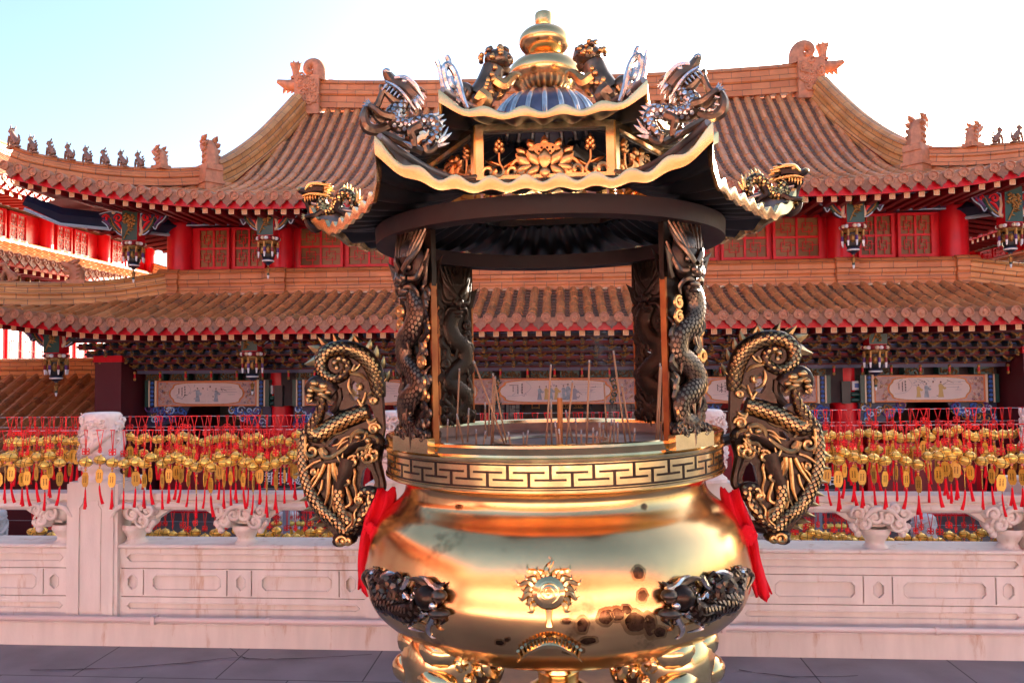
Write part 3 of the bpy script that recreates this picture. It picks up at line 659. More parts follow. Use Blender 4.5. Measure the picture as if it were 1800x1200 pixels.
    GD, SD = ['bronze', 'gold'], ['bronze2', 'silver_sheen']  # same metal; the upper pair has the sky's reflection painted in as silver
    place_dragon(PI, PI, .825, 2.168, .18, GD); place_dragon(0, 0, .825, 2.168, .18, GD)
    place_dragon(R(240), R(200), .865, 2.25, -.52, SD, 1.05); place_dragon(R(300), R(340), .865, 2.25, -.52, SD, 1.05)
    # --- lions and curled corner crests on the upper roof
    def lion():
        s = .000235
        def P(x, yy, d=0.): return ((x-700)*s, d, (1060-yy)*s)
        D = lambda L, d=0.: [P(a, b, d) for a, b in L]
        mb = MB(); q = random.Random(4)
        mb.tube(catmull(D([(470, 800), (560, 830), (640, 760), (740, 640), (800, 520), (860, 400)]), 5), [.022, .038, .040, .040, .036, .034], 12, 0, flat=.95)
        mb.ball(P(935, 300), (.044, .040, .034), 0, 14, 9); mb.tube(D([(960, 310), (1040, 310), (1095, 330)]), [.03, .025, .018], 10, 0, flat=1.2)
        mb.tube(D([(960, 420), (1020, 430), (1060, 400)]), [.022, .018, .010], 8, 0); mb.ball(P(1100, 318), (.010, .016, .010), 1)
        for _ in range(46):
            a, b = q.uniform(0, 2*PI), q.uniform(-.2, 1.2); p = np.array(P(915, 290))+np.array((.046*math.cos(a)*math.cos(b)-.004, .042*math.sin(a)*math.cos(b), .038*math.sin(b)))
            mb.ball(p, q.uniform(.006, .010), 1 if q.random() < .6 else 0, 7, 5)
        for y in (-1, 1):
            mb.ball(P(1010, 275, y*.026), .008, 1)
            mb.tube(catmull([P(800, 620, y*.03), P(900, 690, y*.034), P(1000, 610, y*.032), P(1090, 545, y*.026), P(1150, 560, y*.022)], 4), [.020, .022, .016, .014, .014], 8, 1)
            mb.tube(catmull([P(560, 800, y*.028), P(620, 880, y*.034), P(560, 960, y*.03), P(600, 1020, y*.03), P(660, 1040, y*.03)], 4), [.032, .030, .018, .015, .014], 8, 1 if y < 0 else 0)
            for k in range(7): mb.tube(spiral((0, 0), .010, .003, q.uniform(0, 6), 1, 8), .001, 4, 1)
            for k in range(12):
                t = k/11; c = np.array(P(600+220*t, 860-330*t, y*.040)); mb.ball(c+np.array((q.uniform(-.016, .016), 0, q.uniform(-.02, .02))), (.008, .006, .010), 1, 7, 5)
        for k in range(11):
            t = k/10; mb.ball(P(520+300*t, 760-370*t), (.009, .014, .009), 0, 7, 5)
        mb.ball(P(430, 720), (.030, .026, .034), 0, 10, 7)
        for k in range(8): mb.tube([P(400+8*k, 700+20*(k % 4), -.026+.007*k), P(370+8*k, 780+20*(k % 3), -.03+.008*k)], [.008, .004], 6, k % 2)
        return mb
    def crest():
        s = .000235
        D = lambda L, d=0.: [((x-250)*s, d, (1060-y)*s) for x, y in L]
        mb = MB()
        for L, r in (([(200, 1040), (150, 900), (105, 780), (75, 620), (50, 500), (25, 420)], [.012, .012, .010, .009, .008, .010]),
                     ([(420, 1080), (370, 960), (330, 800), (290, 650), (230, 520), (160, 470), (120, 520), (130, 640), (180, 800), (260, 920), (330, 1000)], [.009, .012, .012, .012, .012, .012, .012, .011, .010, .008, .007]),
                     ([(180, 480), (190, 430), (165, 370), (150, 345)], [.011, .010, .009, .007]),
                     ([(200, 640), (215, 740), (260, 780), (290, 730), (260, 660), (230, 690)], [.011, .012, .012, .011, .009, .006]),
                     ([(140, 860), (160, 930), (200, 940), (215, 890)], [.012, .016, .014, .008]), ([(270, 830), (300, 890), (330, 920)], [.012, .01, .006])):
            mb.tube(catmull(D(L), 4), r, 8, 0, flat=1.3)
        return mb
    for sg, az in ((-1, 240), (1, 300)):
        a = R(az)
        o = lion().build('guardian_lion', ['bronze2', 'copper'], root); o.location = (.385*math.cos(a)-.005*sg, .385*math.sin(a), 2.452); o.rotation_euler = (0, -.12, R(22) if sg < 0 else R(158)); o.scale = (1.12,)*3
        o = crest().build('corner_crest', 'silver_sheen', root); o.location = (.565*math.cos(a), .565*math.sin(a), 2.444); o.rotation_euler = (0, 0, R(10) if sg < 0 else R(170)); o.scale = (.98,)*3
    # --- dragon handles: a pierced dark plate with gilded relief
    def handle():
        def X(px, py): return ((px-977)/465.5, 1.346-(py-768)*.00211)
        def C(cx, cy): return X(520+cx/3, 560+cy/3)               # traced on a three times enlargement
        def D(L, y): return [(C(a, b)[0], y, C(a, b)[1]) for a, b in L]
        def poly(L): return [C(a, b) for a, b in L]
        dk, gd = MB(), MB(); q = random.Random(9)
        y0 = 0.
        # openwork plate pieces
        dk.prism(poly([(110, 150), (150, 105), (230, 85), (320, 92), (395, 130), (450, 200), (480, 300), (470, 400), (478, 560), (465, 640), (448, 640), (440, 560), (420, 470), (400, 430), (330, 430), (290, 450), (250, 460), (225, 440), (262, 400), (255, 340), (205, 330), (150, 300), (120, 250)]), y0-.018, y0+.020, 0,
                 holes=[poly([(300, 325), (318, 300), (345, 330), (342, 400), (312, 412), (292, 380)])])
        dk.prism(poly([(70, 330), (85, 295), (130, 275), (205, 300), (225, 345), (222, 405), (195, 430), (150, 420), (120, 430), (90, 420), (72, 380)]), y0-.016, y0+.018, 0)
        dk.prism(poly([(45, 560), (80, 520), (115, 480), (145, 395), (165, 400), (160, 470), (200, 500), (350, 440), (380, 460), (420, 520), (455, 560), (470, 640), (455, 740), (430, 770), (448, 840), (460, 900), (430, 960), (400, 980), (385, 1040), (330, 1090), (300, 1150), (310, 1175), (230, 1180), (205, 1140), (160, 1080), (110, 1030), (70, 970), (40, 880), (22, 780), (20, 680)]), y0-.0165, y0+.0185, 0,
                 holes=[poly([(175, 655), (205, 610), (232, 610), (228, 640), (200, 660)]), poly([(360, 790), (380, 765), (405, 790), (425, 850), (415, 880), (370, 895), (345, 870)])])
        # spiral-headed scaly coil
        coil = catmull(D([(455, 395), (448, 320), (425, 235), (370, 165), (290, 128), (210, 130), (158, 165), (145, 220), (170, 268), (220, 290), (268, 270), (290, 228), (272, 190), (238, 182), (218, 208), (236, 236)], y0-.022), 5)
        rd = [.026, .032, .034, .033, .031, .029, .027, .025, .023, .021, .020, .019, .017, .015, .012, .007]
        dk.tube(coil, rd, 12, 0, flat=.75); scales(gd, coil, [r*.86 for r in rd], (0, -1, 0), 0, .0120, 1.6, lift=.0035, size=.92)
        body = catmull(D([(400, 470), (330, 490), (250, 520), (180, 560), (125, 590), (85, 570), (110, 520), (138, 460), (152, 395)], y0-.022), 5)
        rb = [.030, .035, .036, .036, .034, .030, .025, .018, .012]
        dk.tube(body, rb, 12, 0, flat=.75); scales(gd, body, [r*.88 for r in rb], (0, -1, 0), 0, .0130, 1.8, lift=.0035, size=.92)
        edge = catmull(D([(58, 560), (40, 640), (38, 740), (62, 850), (105, 940), (160, 1010), (225, 1060), (262, 1110), (300, 1090), (345, 1060), (372, 1010)], y0-.018), 5)
        re_ = [.016, .020, .023, .026, .029, .031, .028, .022, .018, .016, .010]
        dk.tube(edge, re_, 10, 0, flat=.75); scales(gd, edge, [r*.9 for r in re_], (0, -1, 0), 0, .0118, 1.6, lift=.0035, size=.92)
        leg_ = catmull(D([(290, 720), (270, 800), (240, 880), (235, 950), (262, 1020), (290, 1060)], y0-.024), 4)
        dk.tube(leg_, [.036, .034, .028, .024, .020, .016], 10, 0, flat=.7); scales(gd, leg_[8:], .024, (0, -1, 0), 0, .0125, 1.4, lift=.003, size=.92)
        leg2 = catmull(D([(350, 905), (395, 900), (420, 915), (395, 960), (380, 1000), (330, 1060)], y0-.02), 4)
        dk.tube(leg2, [.02, .026, .024, .02, .017, .012], 9, 0, flat=.8); scales(gd, leg2, .019, (0, -1, 0), 0, .0125, 1.3, lift=.003, size=.92)
        dk.tube(catmull(D([(440, 650), (432, 740), (452, 820), (458, 880), (425, 905)], y0-.004), 4), [.03, .02, .016, .018, .022], 9, 0)
        # beaked mask on the outer side
        dk.tube(catmull(D([(215, 370), (170, 330), (115, 315), (82, 345), (85, 400)], y0-.02), 4), [.03, .035, .032, .024, .012], 10, 0, flat=.7)
        for (a, b, r) in ((115, 312, .013), (163, 328, .014), (95, 350, .010), (130, 348, .010), (90, 378, .010), (152, 372, .012), (190, 362, .010)): gd.ball((C(a, b)[0], y0-.044, C(a, b)[1]), (r*1.3, r*.7, r), 0)
        for L, r in (([(95, 330), (120, 340), (150, 350), (185, 345)], [.004, .007, .007, .003]), ([(80, 390), (88, 410), (105, 400)], [.008, .008, .004]), ([(150, 375), (180, 385), (205, 410)], [.008, .008, .005])): gd.tube(catmull(D(L, y0-.045), 4), r, 7, 0)
        dk.tube(catmull(D([(230, 340), (238, 390), (222, 440), (195, 470)], y0-.01), 4), [.016, .014, .016, .014], 8, 0)
        # flames between coil and body
        for L, r in (([(330, 215), (318, 245), (340, 235), (362, 205)], [.004, .008, .007, .001]), ([(300, 262), (330, 265), (365, 275), (390, 300)], [.004, .009, .009, .002]), ([(300, 290), (295, 330), (315, 370), (350, 385)], [.003, .007, .008, .003]),
                     ([(335, 330), (355, 325), (358, 345), (338, 348)], [.006, .010, .010, .006]), ([(340, 400), (362, 430), (372, 470), (400, 500)], [.004, .009, .010, .004]), ([(385, 365), (378, 400), (365, 430)], [.003, .007, .005]), ([(395, 385), (425, 360), (455, 345), (500, 290)], [.004, .008, .007, .001]), ([(400, 400), (440, 395), (475, 370)], [.003, .007, .001])):
            gd.tube(catmull(D(L, y0-.028), 5), [v*.85 for v in r], 7, 0)
        # ruff of scale plates under the chin, and curls
        for k in range(4): gd.tube(catmull(D([(385+k*8, 500+k*16), (410+k*6, 522+k*15), (440+k*4, 505+k*18)], y0-.03), 4), [.004, .009, .004], 7, 0)
        for (a, b, r, a0, t) in ((95, 675, .030, 2, 1.2), (430, 560, .022, 0, 1.3), (430, 412, .012, 0, 1.2), (398, 715, .024, 3, 1.2), (315, 735, .024, 1, 1.2), (278, 840, .022, 1, 1.2), (430, 690, .02, 2, 1.1), (105, 787, .010, 1, 1), (345, 940, .016, 2, 1.1), (245, 1160, .022, 0, 1.2), (282, 1158, .014, 3, 1)):
            c = C(a, b); gd.tube(spiral(c, r, .004, a0, t, 16, y=y0-.034), [.005, .008, .009, .009], 7, 0)
        # the large lower head: brow, eye, mane, whiskers, teeth
        dk.tube(catmull(D([(250, 690), (310, 640), (370, 620), (430, 620), (460, 650)], y0-.014), 4), [.026, .034, .036, .032, .022], 11, 0, flat=.75)
        for L, r in (([(305, 640), (312, 600), (345, 575), (385, 580), (380, 610), (345, 625), (318, 640)], [.006, .012, .014, .012, .009, .008, .004]), ([(140, 660), (155, 700), (190, 712), (235, 690), (280, 655), (292, 640)], [.016, .014, .012, .011, .008, .004]), ([(152, 665), (175, 690), (150, 690)], [.010, .008, .004]),
                     ([(230, 700), (250, 735), (262, 690)], [.004, .009, .003]), ([(345, 715), (380, 690), (405, 655), (420, 640)], [.004, .008, .008, .003]), ([(330, 690), (350, 668), (385, 660), (410, 625)], [.004, .009, .009, .006]), ([(300, 735), (298, 780), (280, 830)], [.006, .006, .006]),
                     ([(275, 860), (288, 900), (300, 960), (250, 990), (300, 1020), (305, 1060), (262, 1100)], [.004, .009, .010, .006, .010, .008, .002]), ([(145, 725), (105, 740), (70, 765), (42, 790)], [.009, .009, .008, .003]), ([(165, 745), (140, 800), (110, 850), (75, 895)], [.010, .010, .009, .003]), ([(190, 745), (185, 820), (180, 900), (158, 975)], [.010, .011, .010, .003]),
                     ([(212, 740), (212, 790), (225, 830), (242, 852)], [.012, .013, .010, .003]), ([(222, 760), (235, 800), (238, 830)], [.007, .008, .002]), ([(75, 560), (60, 620), (62, 690), (72, 725)], [.009, .007, .007, .003]), ([(400, 905), (395, 940), (400, 985), (360, 1030)], [.006, .009, .009, .003]), ([(180, 1000), (200, 960), (215, 1000), (225, 960)], [.003, .006, .006, .002])):
            gd.tube(catmull(D(L, y0-.034), 5), [v*.78 for v in r], 7, 0)
        gd.ball((C(348, 604)[0], y0-.052, C(348, 604)[1]), (.013, .008, .011), 0); gd.ball((C(402, 622)[0], y0-.05, C(402, 622)[1]), (.012, .008, .011), 0)
        for L, r in (([(255, 760), (262, 800), (250, 850), (262, 900), (250, 950)], [.004, .008, .007, .006, .002]), ([(305, 760), (325, 790), (318, 850), (330, 900), (318, 950)], [.006, .008, .007, .006, .002]),
                     ([(130, 770), (120, 800), (95, 830), (85, 860)], [.005, .007, .006, .002]), ([(150, 830), (140, 880), (118, 920)], [.005, .007, .002]), ([(205, 860), (205, 920), (195, 970)], [.005, .008, .002]), ([(230, 880), (222, 930), (235, 990), (228, 1030)], [.005, .008, .007, .002]),
                     ([(330, 1000), (345, 960), (340, 920), (355, 890)], [.003, .008, .008, .003]), ([(300, 1085), (320, 1050), (318, 1010), (335, 980)], [.003, .007, .007, .002]), ([(380, 640), (400, 600), (440, 610), (450, 640)], [.005, .009, .009, .004]), ([(420, 740), (440, 720), (450, 690)], [.004, .008, .003]),
                     ([(300, 600), (270, 610), (240, 640), (205, 650)], [.004, .009, .008, .002]), ([(290, 620), (255, 640), (230, 670)], [.004, .008, .002]), ([(110, 630), (140, 620), (165, 640)], [.003, .008, .003]), ([(180, 620), (210, 590), (250, 580), (290, 560)], [.003, .006, .006, .002])):
            gd.tube(catmull(D(L, y0-.032), 5), [v*.75 for v in r], 7, 0)
        for k in range(5): spike(gd, D([(318+k*22, 700-k*10)], y0-.035)[0], (.1, 0, -1), .026, .005, 0)
        # fins and horns round the outside
        for (a, b, da, db, L, w) in ((165, 108, -40, -45, .05, .014), (225, 92, -15, -45, .042, .014), (300, 92, 25, -40, .042, .013), (345, 102, -20, -40, .045, .014), (395, 128, 20, -42, .045, .014), (432, 172, 15, -45, .05, .014), (462, 230, 20, -40, .052, .014), (480, 300, 25, -30, .05, .014),
                                     (125, 135, -60, -25, .05, .020), (118, 190, -80, 30, .062, .022), (24, 640, -20, -15, .04, .014), (20, 720, -25, 20, .045, .014), (32, 800, -40, 10, .045, .012), (45, 870, -45, 12, .045, .012), (62, 930, -42, 20, .045, .012), (85, 985, -40, 15, .045, .012), (115, 1035, -40, 20, .05, .012), (150, 1070, -45, 15, .055, .014), (178, 1095, -35, 25, .05, .014)):
            spike(gd, D([(a, b)], y0-.004)[0], (da/50, 0, -db/50), L*.8, w*.9, 0, (-.15, 0, .1))
            spike(dk, D([(a, b)], y0+.006)[0], (da/50, 0, -db/50), L*.7, w*1.25, 0, (-.15, 0, .1))
        dk.ball((C(255, 1150)[0], y0, C(255, 1150)[1]), (.05, .035, .03), 0); dk.ball((C(230, 1165)[0], y0-.01, C(230, 1165)[1]), (.03, .03, .022), 0)
        # ties to the collar and the bowl
        dk.tube(D([(440, 640), (520, 660)], .01), .022, 8, 0); dk.tube(D([(300, 1120), (430, 1090)], .01), .022, 8, 0)
        return dk, gd
    dk, gd = handle()
    h1 = dk.build('dragon_handle', ['bronze'], root); gd.build('gilded_relief', ['gold_relief'], h1)
    h2 = dk.mirror_x(.006).build('dragon_handle', ['bronze'], root); gd.mirror_x(.006).build('gilded_relief', ['gold_relief'], h2)
    return root
burner = build_burner()

# red cloths knotted round the feet of the handles
def red_cloth(sg, pts_out, label):
    """folded cloth: a strip hung down the side of the bowl, with a knot"""
    mb = MB(); q = random.Random(6 if sg < 0 else 8)
    rows = []
    for (xa, xb, z, y) in pts_out:
        row = []
        for k in range(13):
            t = k/12; x = xa+(xb-xa)*t
            row.append((x, y+.020*math.sin(t*11+z*9)+.011*math.sin(t*25+z*24)+q.uniform(-.003, .003), z+.010*math.sin(t*8+1)+q.uniform(-.004, .004)))
        rows.append(row)
    dense = []
    for c in range(13): dense.append(catmull([r[c] for r in rows], 4))
    n = len(dense[0]); V = [p for col in dense for p in col]
    mb.add(V, [(c*n+i, (c+1)*n+i, (c+1)*n+i+1, c*n+i+1) for c in range(12) for i in range(n-1)])
    o = mb.build('red_cloth', 'red_cloth', None, sharp=0)
    k = knot(648 if sg < 0 else 1297, 928, 2.82, q).build('knot', 'red_cloth', o)
    md = o.modifiers.new('thick', 'SOLIDIFY'); md.thickness = .006; md.offset = 0
    return tag(o, label, 'cloth', 'red cloths tied to the burner')
def knot(px, py, Y, q):
    mb = MB(); c = np.array((*[PX(px, py, Y)[0]], Y-.03, PX(px, py, Y)[1]))
    for k in range(7):
        a = q.uniform(0, 6); d = np.array((math.cos(a), -.5, math.sin(a)*1.3)); mb.tube(catmull([c-d*.014, c+d*.008+np.array((.008, -.008, 0)), c+d*.018, c+d*.024+np.array((0, .006, -.012))], 4), [.010, .014, .012, .006], 8, flat=.6)
    return mb
def PX(px, py, Y=2.86): # photo point at the depth of the handles, metres in the scene
    return BX+(px-975)*Y/1350, 1.6-(py-649)*Y/1350
def strip(L, Y): return [(PX(a, py, Y)[0], PX(b, py, Y)[0], PX(a, py, Y)[1], Y+dy) for a, b, py, dy in L]
red_cloth(-1, strip([(655, 683, 862, .03), (650, 686, 880, .0), (638, 678, 905, -.01), (632, 662, 930, -.02), (623, 660, 955, .01), (616, 654, 990, .02), (616, 664, 1045, .03)], 2.84), 'bright red cloth knotted at the foot of the left dragon handle')
red_cloth(1, strip([(1286, 1258, 862, .03), (1290, 1258, 880, .0), (1300, 1264, 905, -.01), (1310, 1278, 930, -.02), (1316, 1286, 955, .0), (1325, 1296, 990, .02), (1342, 1312, 1045, .03)], 2.84), 'bright red cloth knotted at the foot of the right dragon handle')

# incense sticks standing in the ash
def incense():
    q = random.Random(12)
    # px of foot, px / py of tip, depth
    data = [(765, 765, 674, 3.1), (800, 806, 646, 3.15), (772, 766, 720, 2.9), (783, 787, 735, 2.8), (812, 803, 725, 3.0), (820, 823, 716, 3.05), (852, 852, 705, 3.2), (858, 858, 700, 3.3), (889, 831, 632, 2.75), (862, 866, 655, 2.9), (865, 870, 660, 3.0), (890, 865, 655, 2.85),
            (900, 893, 757, 2.55), (921, 927, 755, 2.6), (919, 919, 758, 2.7), (957, 968, 640, 2.65), (968, 968, 700, 2.75), (980, 974, 740, 2.6), (985, 981, 752, 2.5), (992, 1006, 668, 2.7), (1006, 993, 720, 2.9), (1012, 1010, 735, 2.8), (1020, 1020, 755, 2.6), (1028, 1035, 633, 2.7), (1040, 1040, 750, 2.6), (1052, 1052, 742, 2.7), (1058, 1058, 746, 2.8), (1068, 1072, 736, 2.7), (1076, 1078, 738, 2.75), (1082, 1084, 742, 2.65), (1064, 1060, 672, 3.1), (1098, 1077, 617, 2.7), (1106, 1090, 675, 2.9), (1148, 1157, 640, 2.9), (1152, 1160, 645, 2.95), (1158, 1163, 660, 3.0), (1166, 1170, 655, 2.85), (1178, 1182, 690, 3.0), (836, 836, 752, 2.7), (846, 851, 756, 2.65), (1110, 1112, 752, 2.6), (1046, 1047, 757, 2.55)]
    for i, (fx, tx, ty, Y) in enumerate(data):
        x0 = (fx-992)/1350*Y; x1 = (tx-992)/1350*Y; z1 = 1.6-(ty-649)*Y/1350; z0 = 1.314
        f = np.array((x0, Y, z0)); t = np.array((x1, Y+q.uniform(-.03, .03), z1)); m = f+(t-f)*(.96 if z1 > 1.5 else .8)
        mb = MB(); mb.tube([f, m], .0034, 6)
        o = mb.build('incense_stick', 'incense', None, sharp=0)
        mb = MB(); mb.tube([m, t], .0032, 6); mb.build('ash_tip', 'stickash', o, sharp=0)
        hgt = 'tall' if z1 > 1.5 else 'short burnt-down'
        where = 'left rear pillar' if fx < 840 else ('middle of the bowl' if fx < 1110 else 'right rear pillar')
        tag(o, f'{hgt} thin tan incense stick in the ash before the {where}' if where != 'middle of the bowl' else f'{hgt} thin tan incense stick in the ash in the middle of the bowl', 'incense stick', f'{hgt} thin incense sticks, {where}')
    x = (983-992)/1350*2.7
    mb = MB(); mb.tube([(x, 2.7, 1.314), (x, 2.7, 1.50)], [.0095, .0095], 12); o = mb.build('incense_stick', 'stick', None)
    mb = MB(); mb.tube([(x, 2.7, 1.5005), (x+.001, 2.7, 1.512), (x, 2.7, 1.518)], [.0095, .008, .003], 12); mb.build('ash_tip', 'stickash', o)
    tag(o, 'single thick brown incense stick with a grey tip in the middle of the ash', 'incense stick')
incense()

def smoke():
    """thin smoke drifting up from the sticks"""
    m = bpy.data.materials.new('incense_smoke'); m.use_nodes = True; t = m.node_tree; t.nodes.clear(); L = t.links.new
    out = t.nodes.new('ShaderNodeOutputMaterial'); v = t.nodes.new('ShaderNodeVolumePrincipled'); v.inputs['Color'].default_value = (.9, .92, 1, 1)
    tc = t.nodes.new('ShaderNodeTexCoord'); mp = t.nodes.new('ShaderNodeMapping'); mp.inputs['Scale'].default_value = (9, 9, 4)
    n = t.nodes.new('ShaderNodeTexNoise'); n.inputs['Scale'].default_value = 1; n.inputs['Detail'].default_value = 4; n.inputs['Distortion'].default_value = 1.6
    r = t.nodes.new('ShaderNodeMapRange'); r.inputs['From Min'].default_value = .52; r.inputs['From Max'].default_value = .78; r.inputs['To Max'].default_value = 2.4
    L(tc.outputs['Object'], mp.inputs[0]); L(mp.outputs[0], n.inputs['Vector']); L(n.outputs['Fac'], r.inputs['Value']); L(r.outputs[0], v.inputs['Density']); L(v.outputs[0], out.inputs['Volume'])
    M['smoke'] = m; mb = MB(); mb.lathe([(.001, 0), (.05, .01), (.09, .12), (.13, .3), (.12, .42), (.001, .46)], 20)
    o = mb.build('incense_smoke', 'smoke', None, loc=(.13, 2.72, 1.335)); tag(o, 'faint blue-grey smoke drifting up among the incense sticks', 'smoke', kind='stuff')
smoke()
# ---------------------------------------------------------------- ground
def ground():
    mb = MB(); mb.add([(-400, -400, -1.4), (400, -400, -1.4), (400, 700, -1.4), (-400, 700, -1.4)], [(0, 1, 2, 3)], smooth=False)
    tag(mb.build('courtyard', 'yard', None), kind='structure')
    m = bpy.data.materials.new('paving'); m.use_nodes = True; t = m.node_tree; b = t.nodes['Principled BSDF']; L = t.links.new
    tc = t.nodes.new('ShaderNodeTexCoord'); mp = t.nodes.new('ShaderNodeMapping'); mp.inputs['Rotation'].default_value = (0, 0, 0); mp.inputs['Location'].default_value = (.28, .18, 0)
    br = t.nodes.new('ShaderNodeTexBrick'); br.inputs['Scale'].default_value = 1; br.inputs['Brick Width'].default_value = .78; br.inputs['Row Height'].default_value = .46
    br.inputs['Mortar Size'].default_value = .004; br.inputs['Mortar Smooth'].default_value = .1; br.inputs['Bias'].default_value = -.2
    br.inputs['Color1'].default_value = (.225, .21, .225, 1); br.inputs['Color2'].default_value = (.195, .182, .195, 1); br.inputs['Mortar'].default_value = (.035, .03, .033, 1)
    L(tc.outputs['Object'], mp.inputs[0]); L(mp.outputs[0], br.inputs['Vector'])
    n = t.nodes.new('ShaderNodeTexNoise'); n.inputs['Scale'].default_value = 3; n.inputs['Detail'].default_value = 9; L(tc.outputs['Object'], n.inputs['Vector'])
    rp = t.nodes.new('ShaderNodeValToRGB'); rp.color_ramp.elements[0].position = .3; rp.color_ramp.elements[1].position = .7; rp.color_ramp.elements[0].color = (.72, .70, .72, 1); rp.color_ramp.elements[1].color = (1.15, 1.1, 1.12, 1)
    mx = t.nodes.new('ShaderNodeMix'); mx.data_type = 'RGBA'; mx.blend_type = 'MULTIPLY'; mx.inputs[0].default_value = 1
    L(n.outputs['Fac'], rp.inputs[0]); L(br.outputs[0], mx.inputs[6]); L(rp.outputs[0], mx.inputs[7]); L(mx.outputs[2], b.inputs['Base Color'])
    n2 = t.nodes.new('ShaderNodeTexNoise'); n2.inputs['Scale'].default_value = 70; n2.inputs['Detail'].default_value = 6; L(tc.outputs['Object'], n2.inputs['Vector'])
    bp = t.nodes.new('ShaderNodeBump'); bp.inputs['Strength'].default_value = .25; bp.inputs['Distance'].default_value = .004; L(n2.outputs['Fac'], bp.inputs['Height']); L(bp.outputs[0], b.inputs['Normal'])
    b.inputs['Roughness'].default_value = .55
    M['paving'] = m
    mb = MB(); mb.bx(-30, 30, -40, 4.98, -1.39, 0); tag(mb.build('terrace_pavement', 'paving', None), kind='structure')
    mb = MB(); mb.add([(-26, -9.4, .004), (26, -9.4, .004), (26, -2.2, .004), (-26, -2.2, .004)], [(0, 1, 2, 3)], smooth=False); tag(mb.build('added_bounce_pavement', 'bounce_paving', None), kind='structure')  # unseen pale sheet added over the terrace to bounce sunlight forward
ground()

def cracks():
    q = random.Random(17); mb = MB()
    for L in ([(-2.9, 4.02), (-2.3, 4.10), (-1.9, 4.24), (-1.75, 4.23), (-1.5, 4.25), (-1.1, 4.33)], [(-1.95, 4.39), (-1.85, 4.28), (-1.78, 4.235)], [(.9, 4.2), (1.15, 4.12), (1.5, 4.15)]):
        P = catmull([(x, y, 0) for x, y in L], 7); P = [(p[0]+q.uniform(-.006, .006), p[1]+q.uniform(-.006, .006)) for p in P]
        w = [q.uniform(.0015, .005) for _ in P]
        mb.add([(x, y-ww, .004) for (x, y), ww in zip(P, w)]+[(x, y+ww, .004) for (x, y), ww in zip(P, w)], [(i, i+1, len(P)+i+1, len(P)+i) for i in range(len(P)-1)], smooth=False)
    tag(mb.build('pavement_crack', 'joint', None), kind='structure')
cracks()

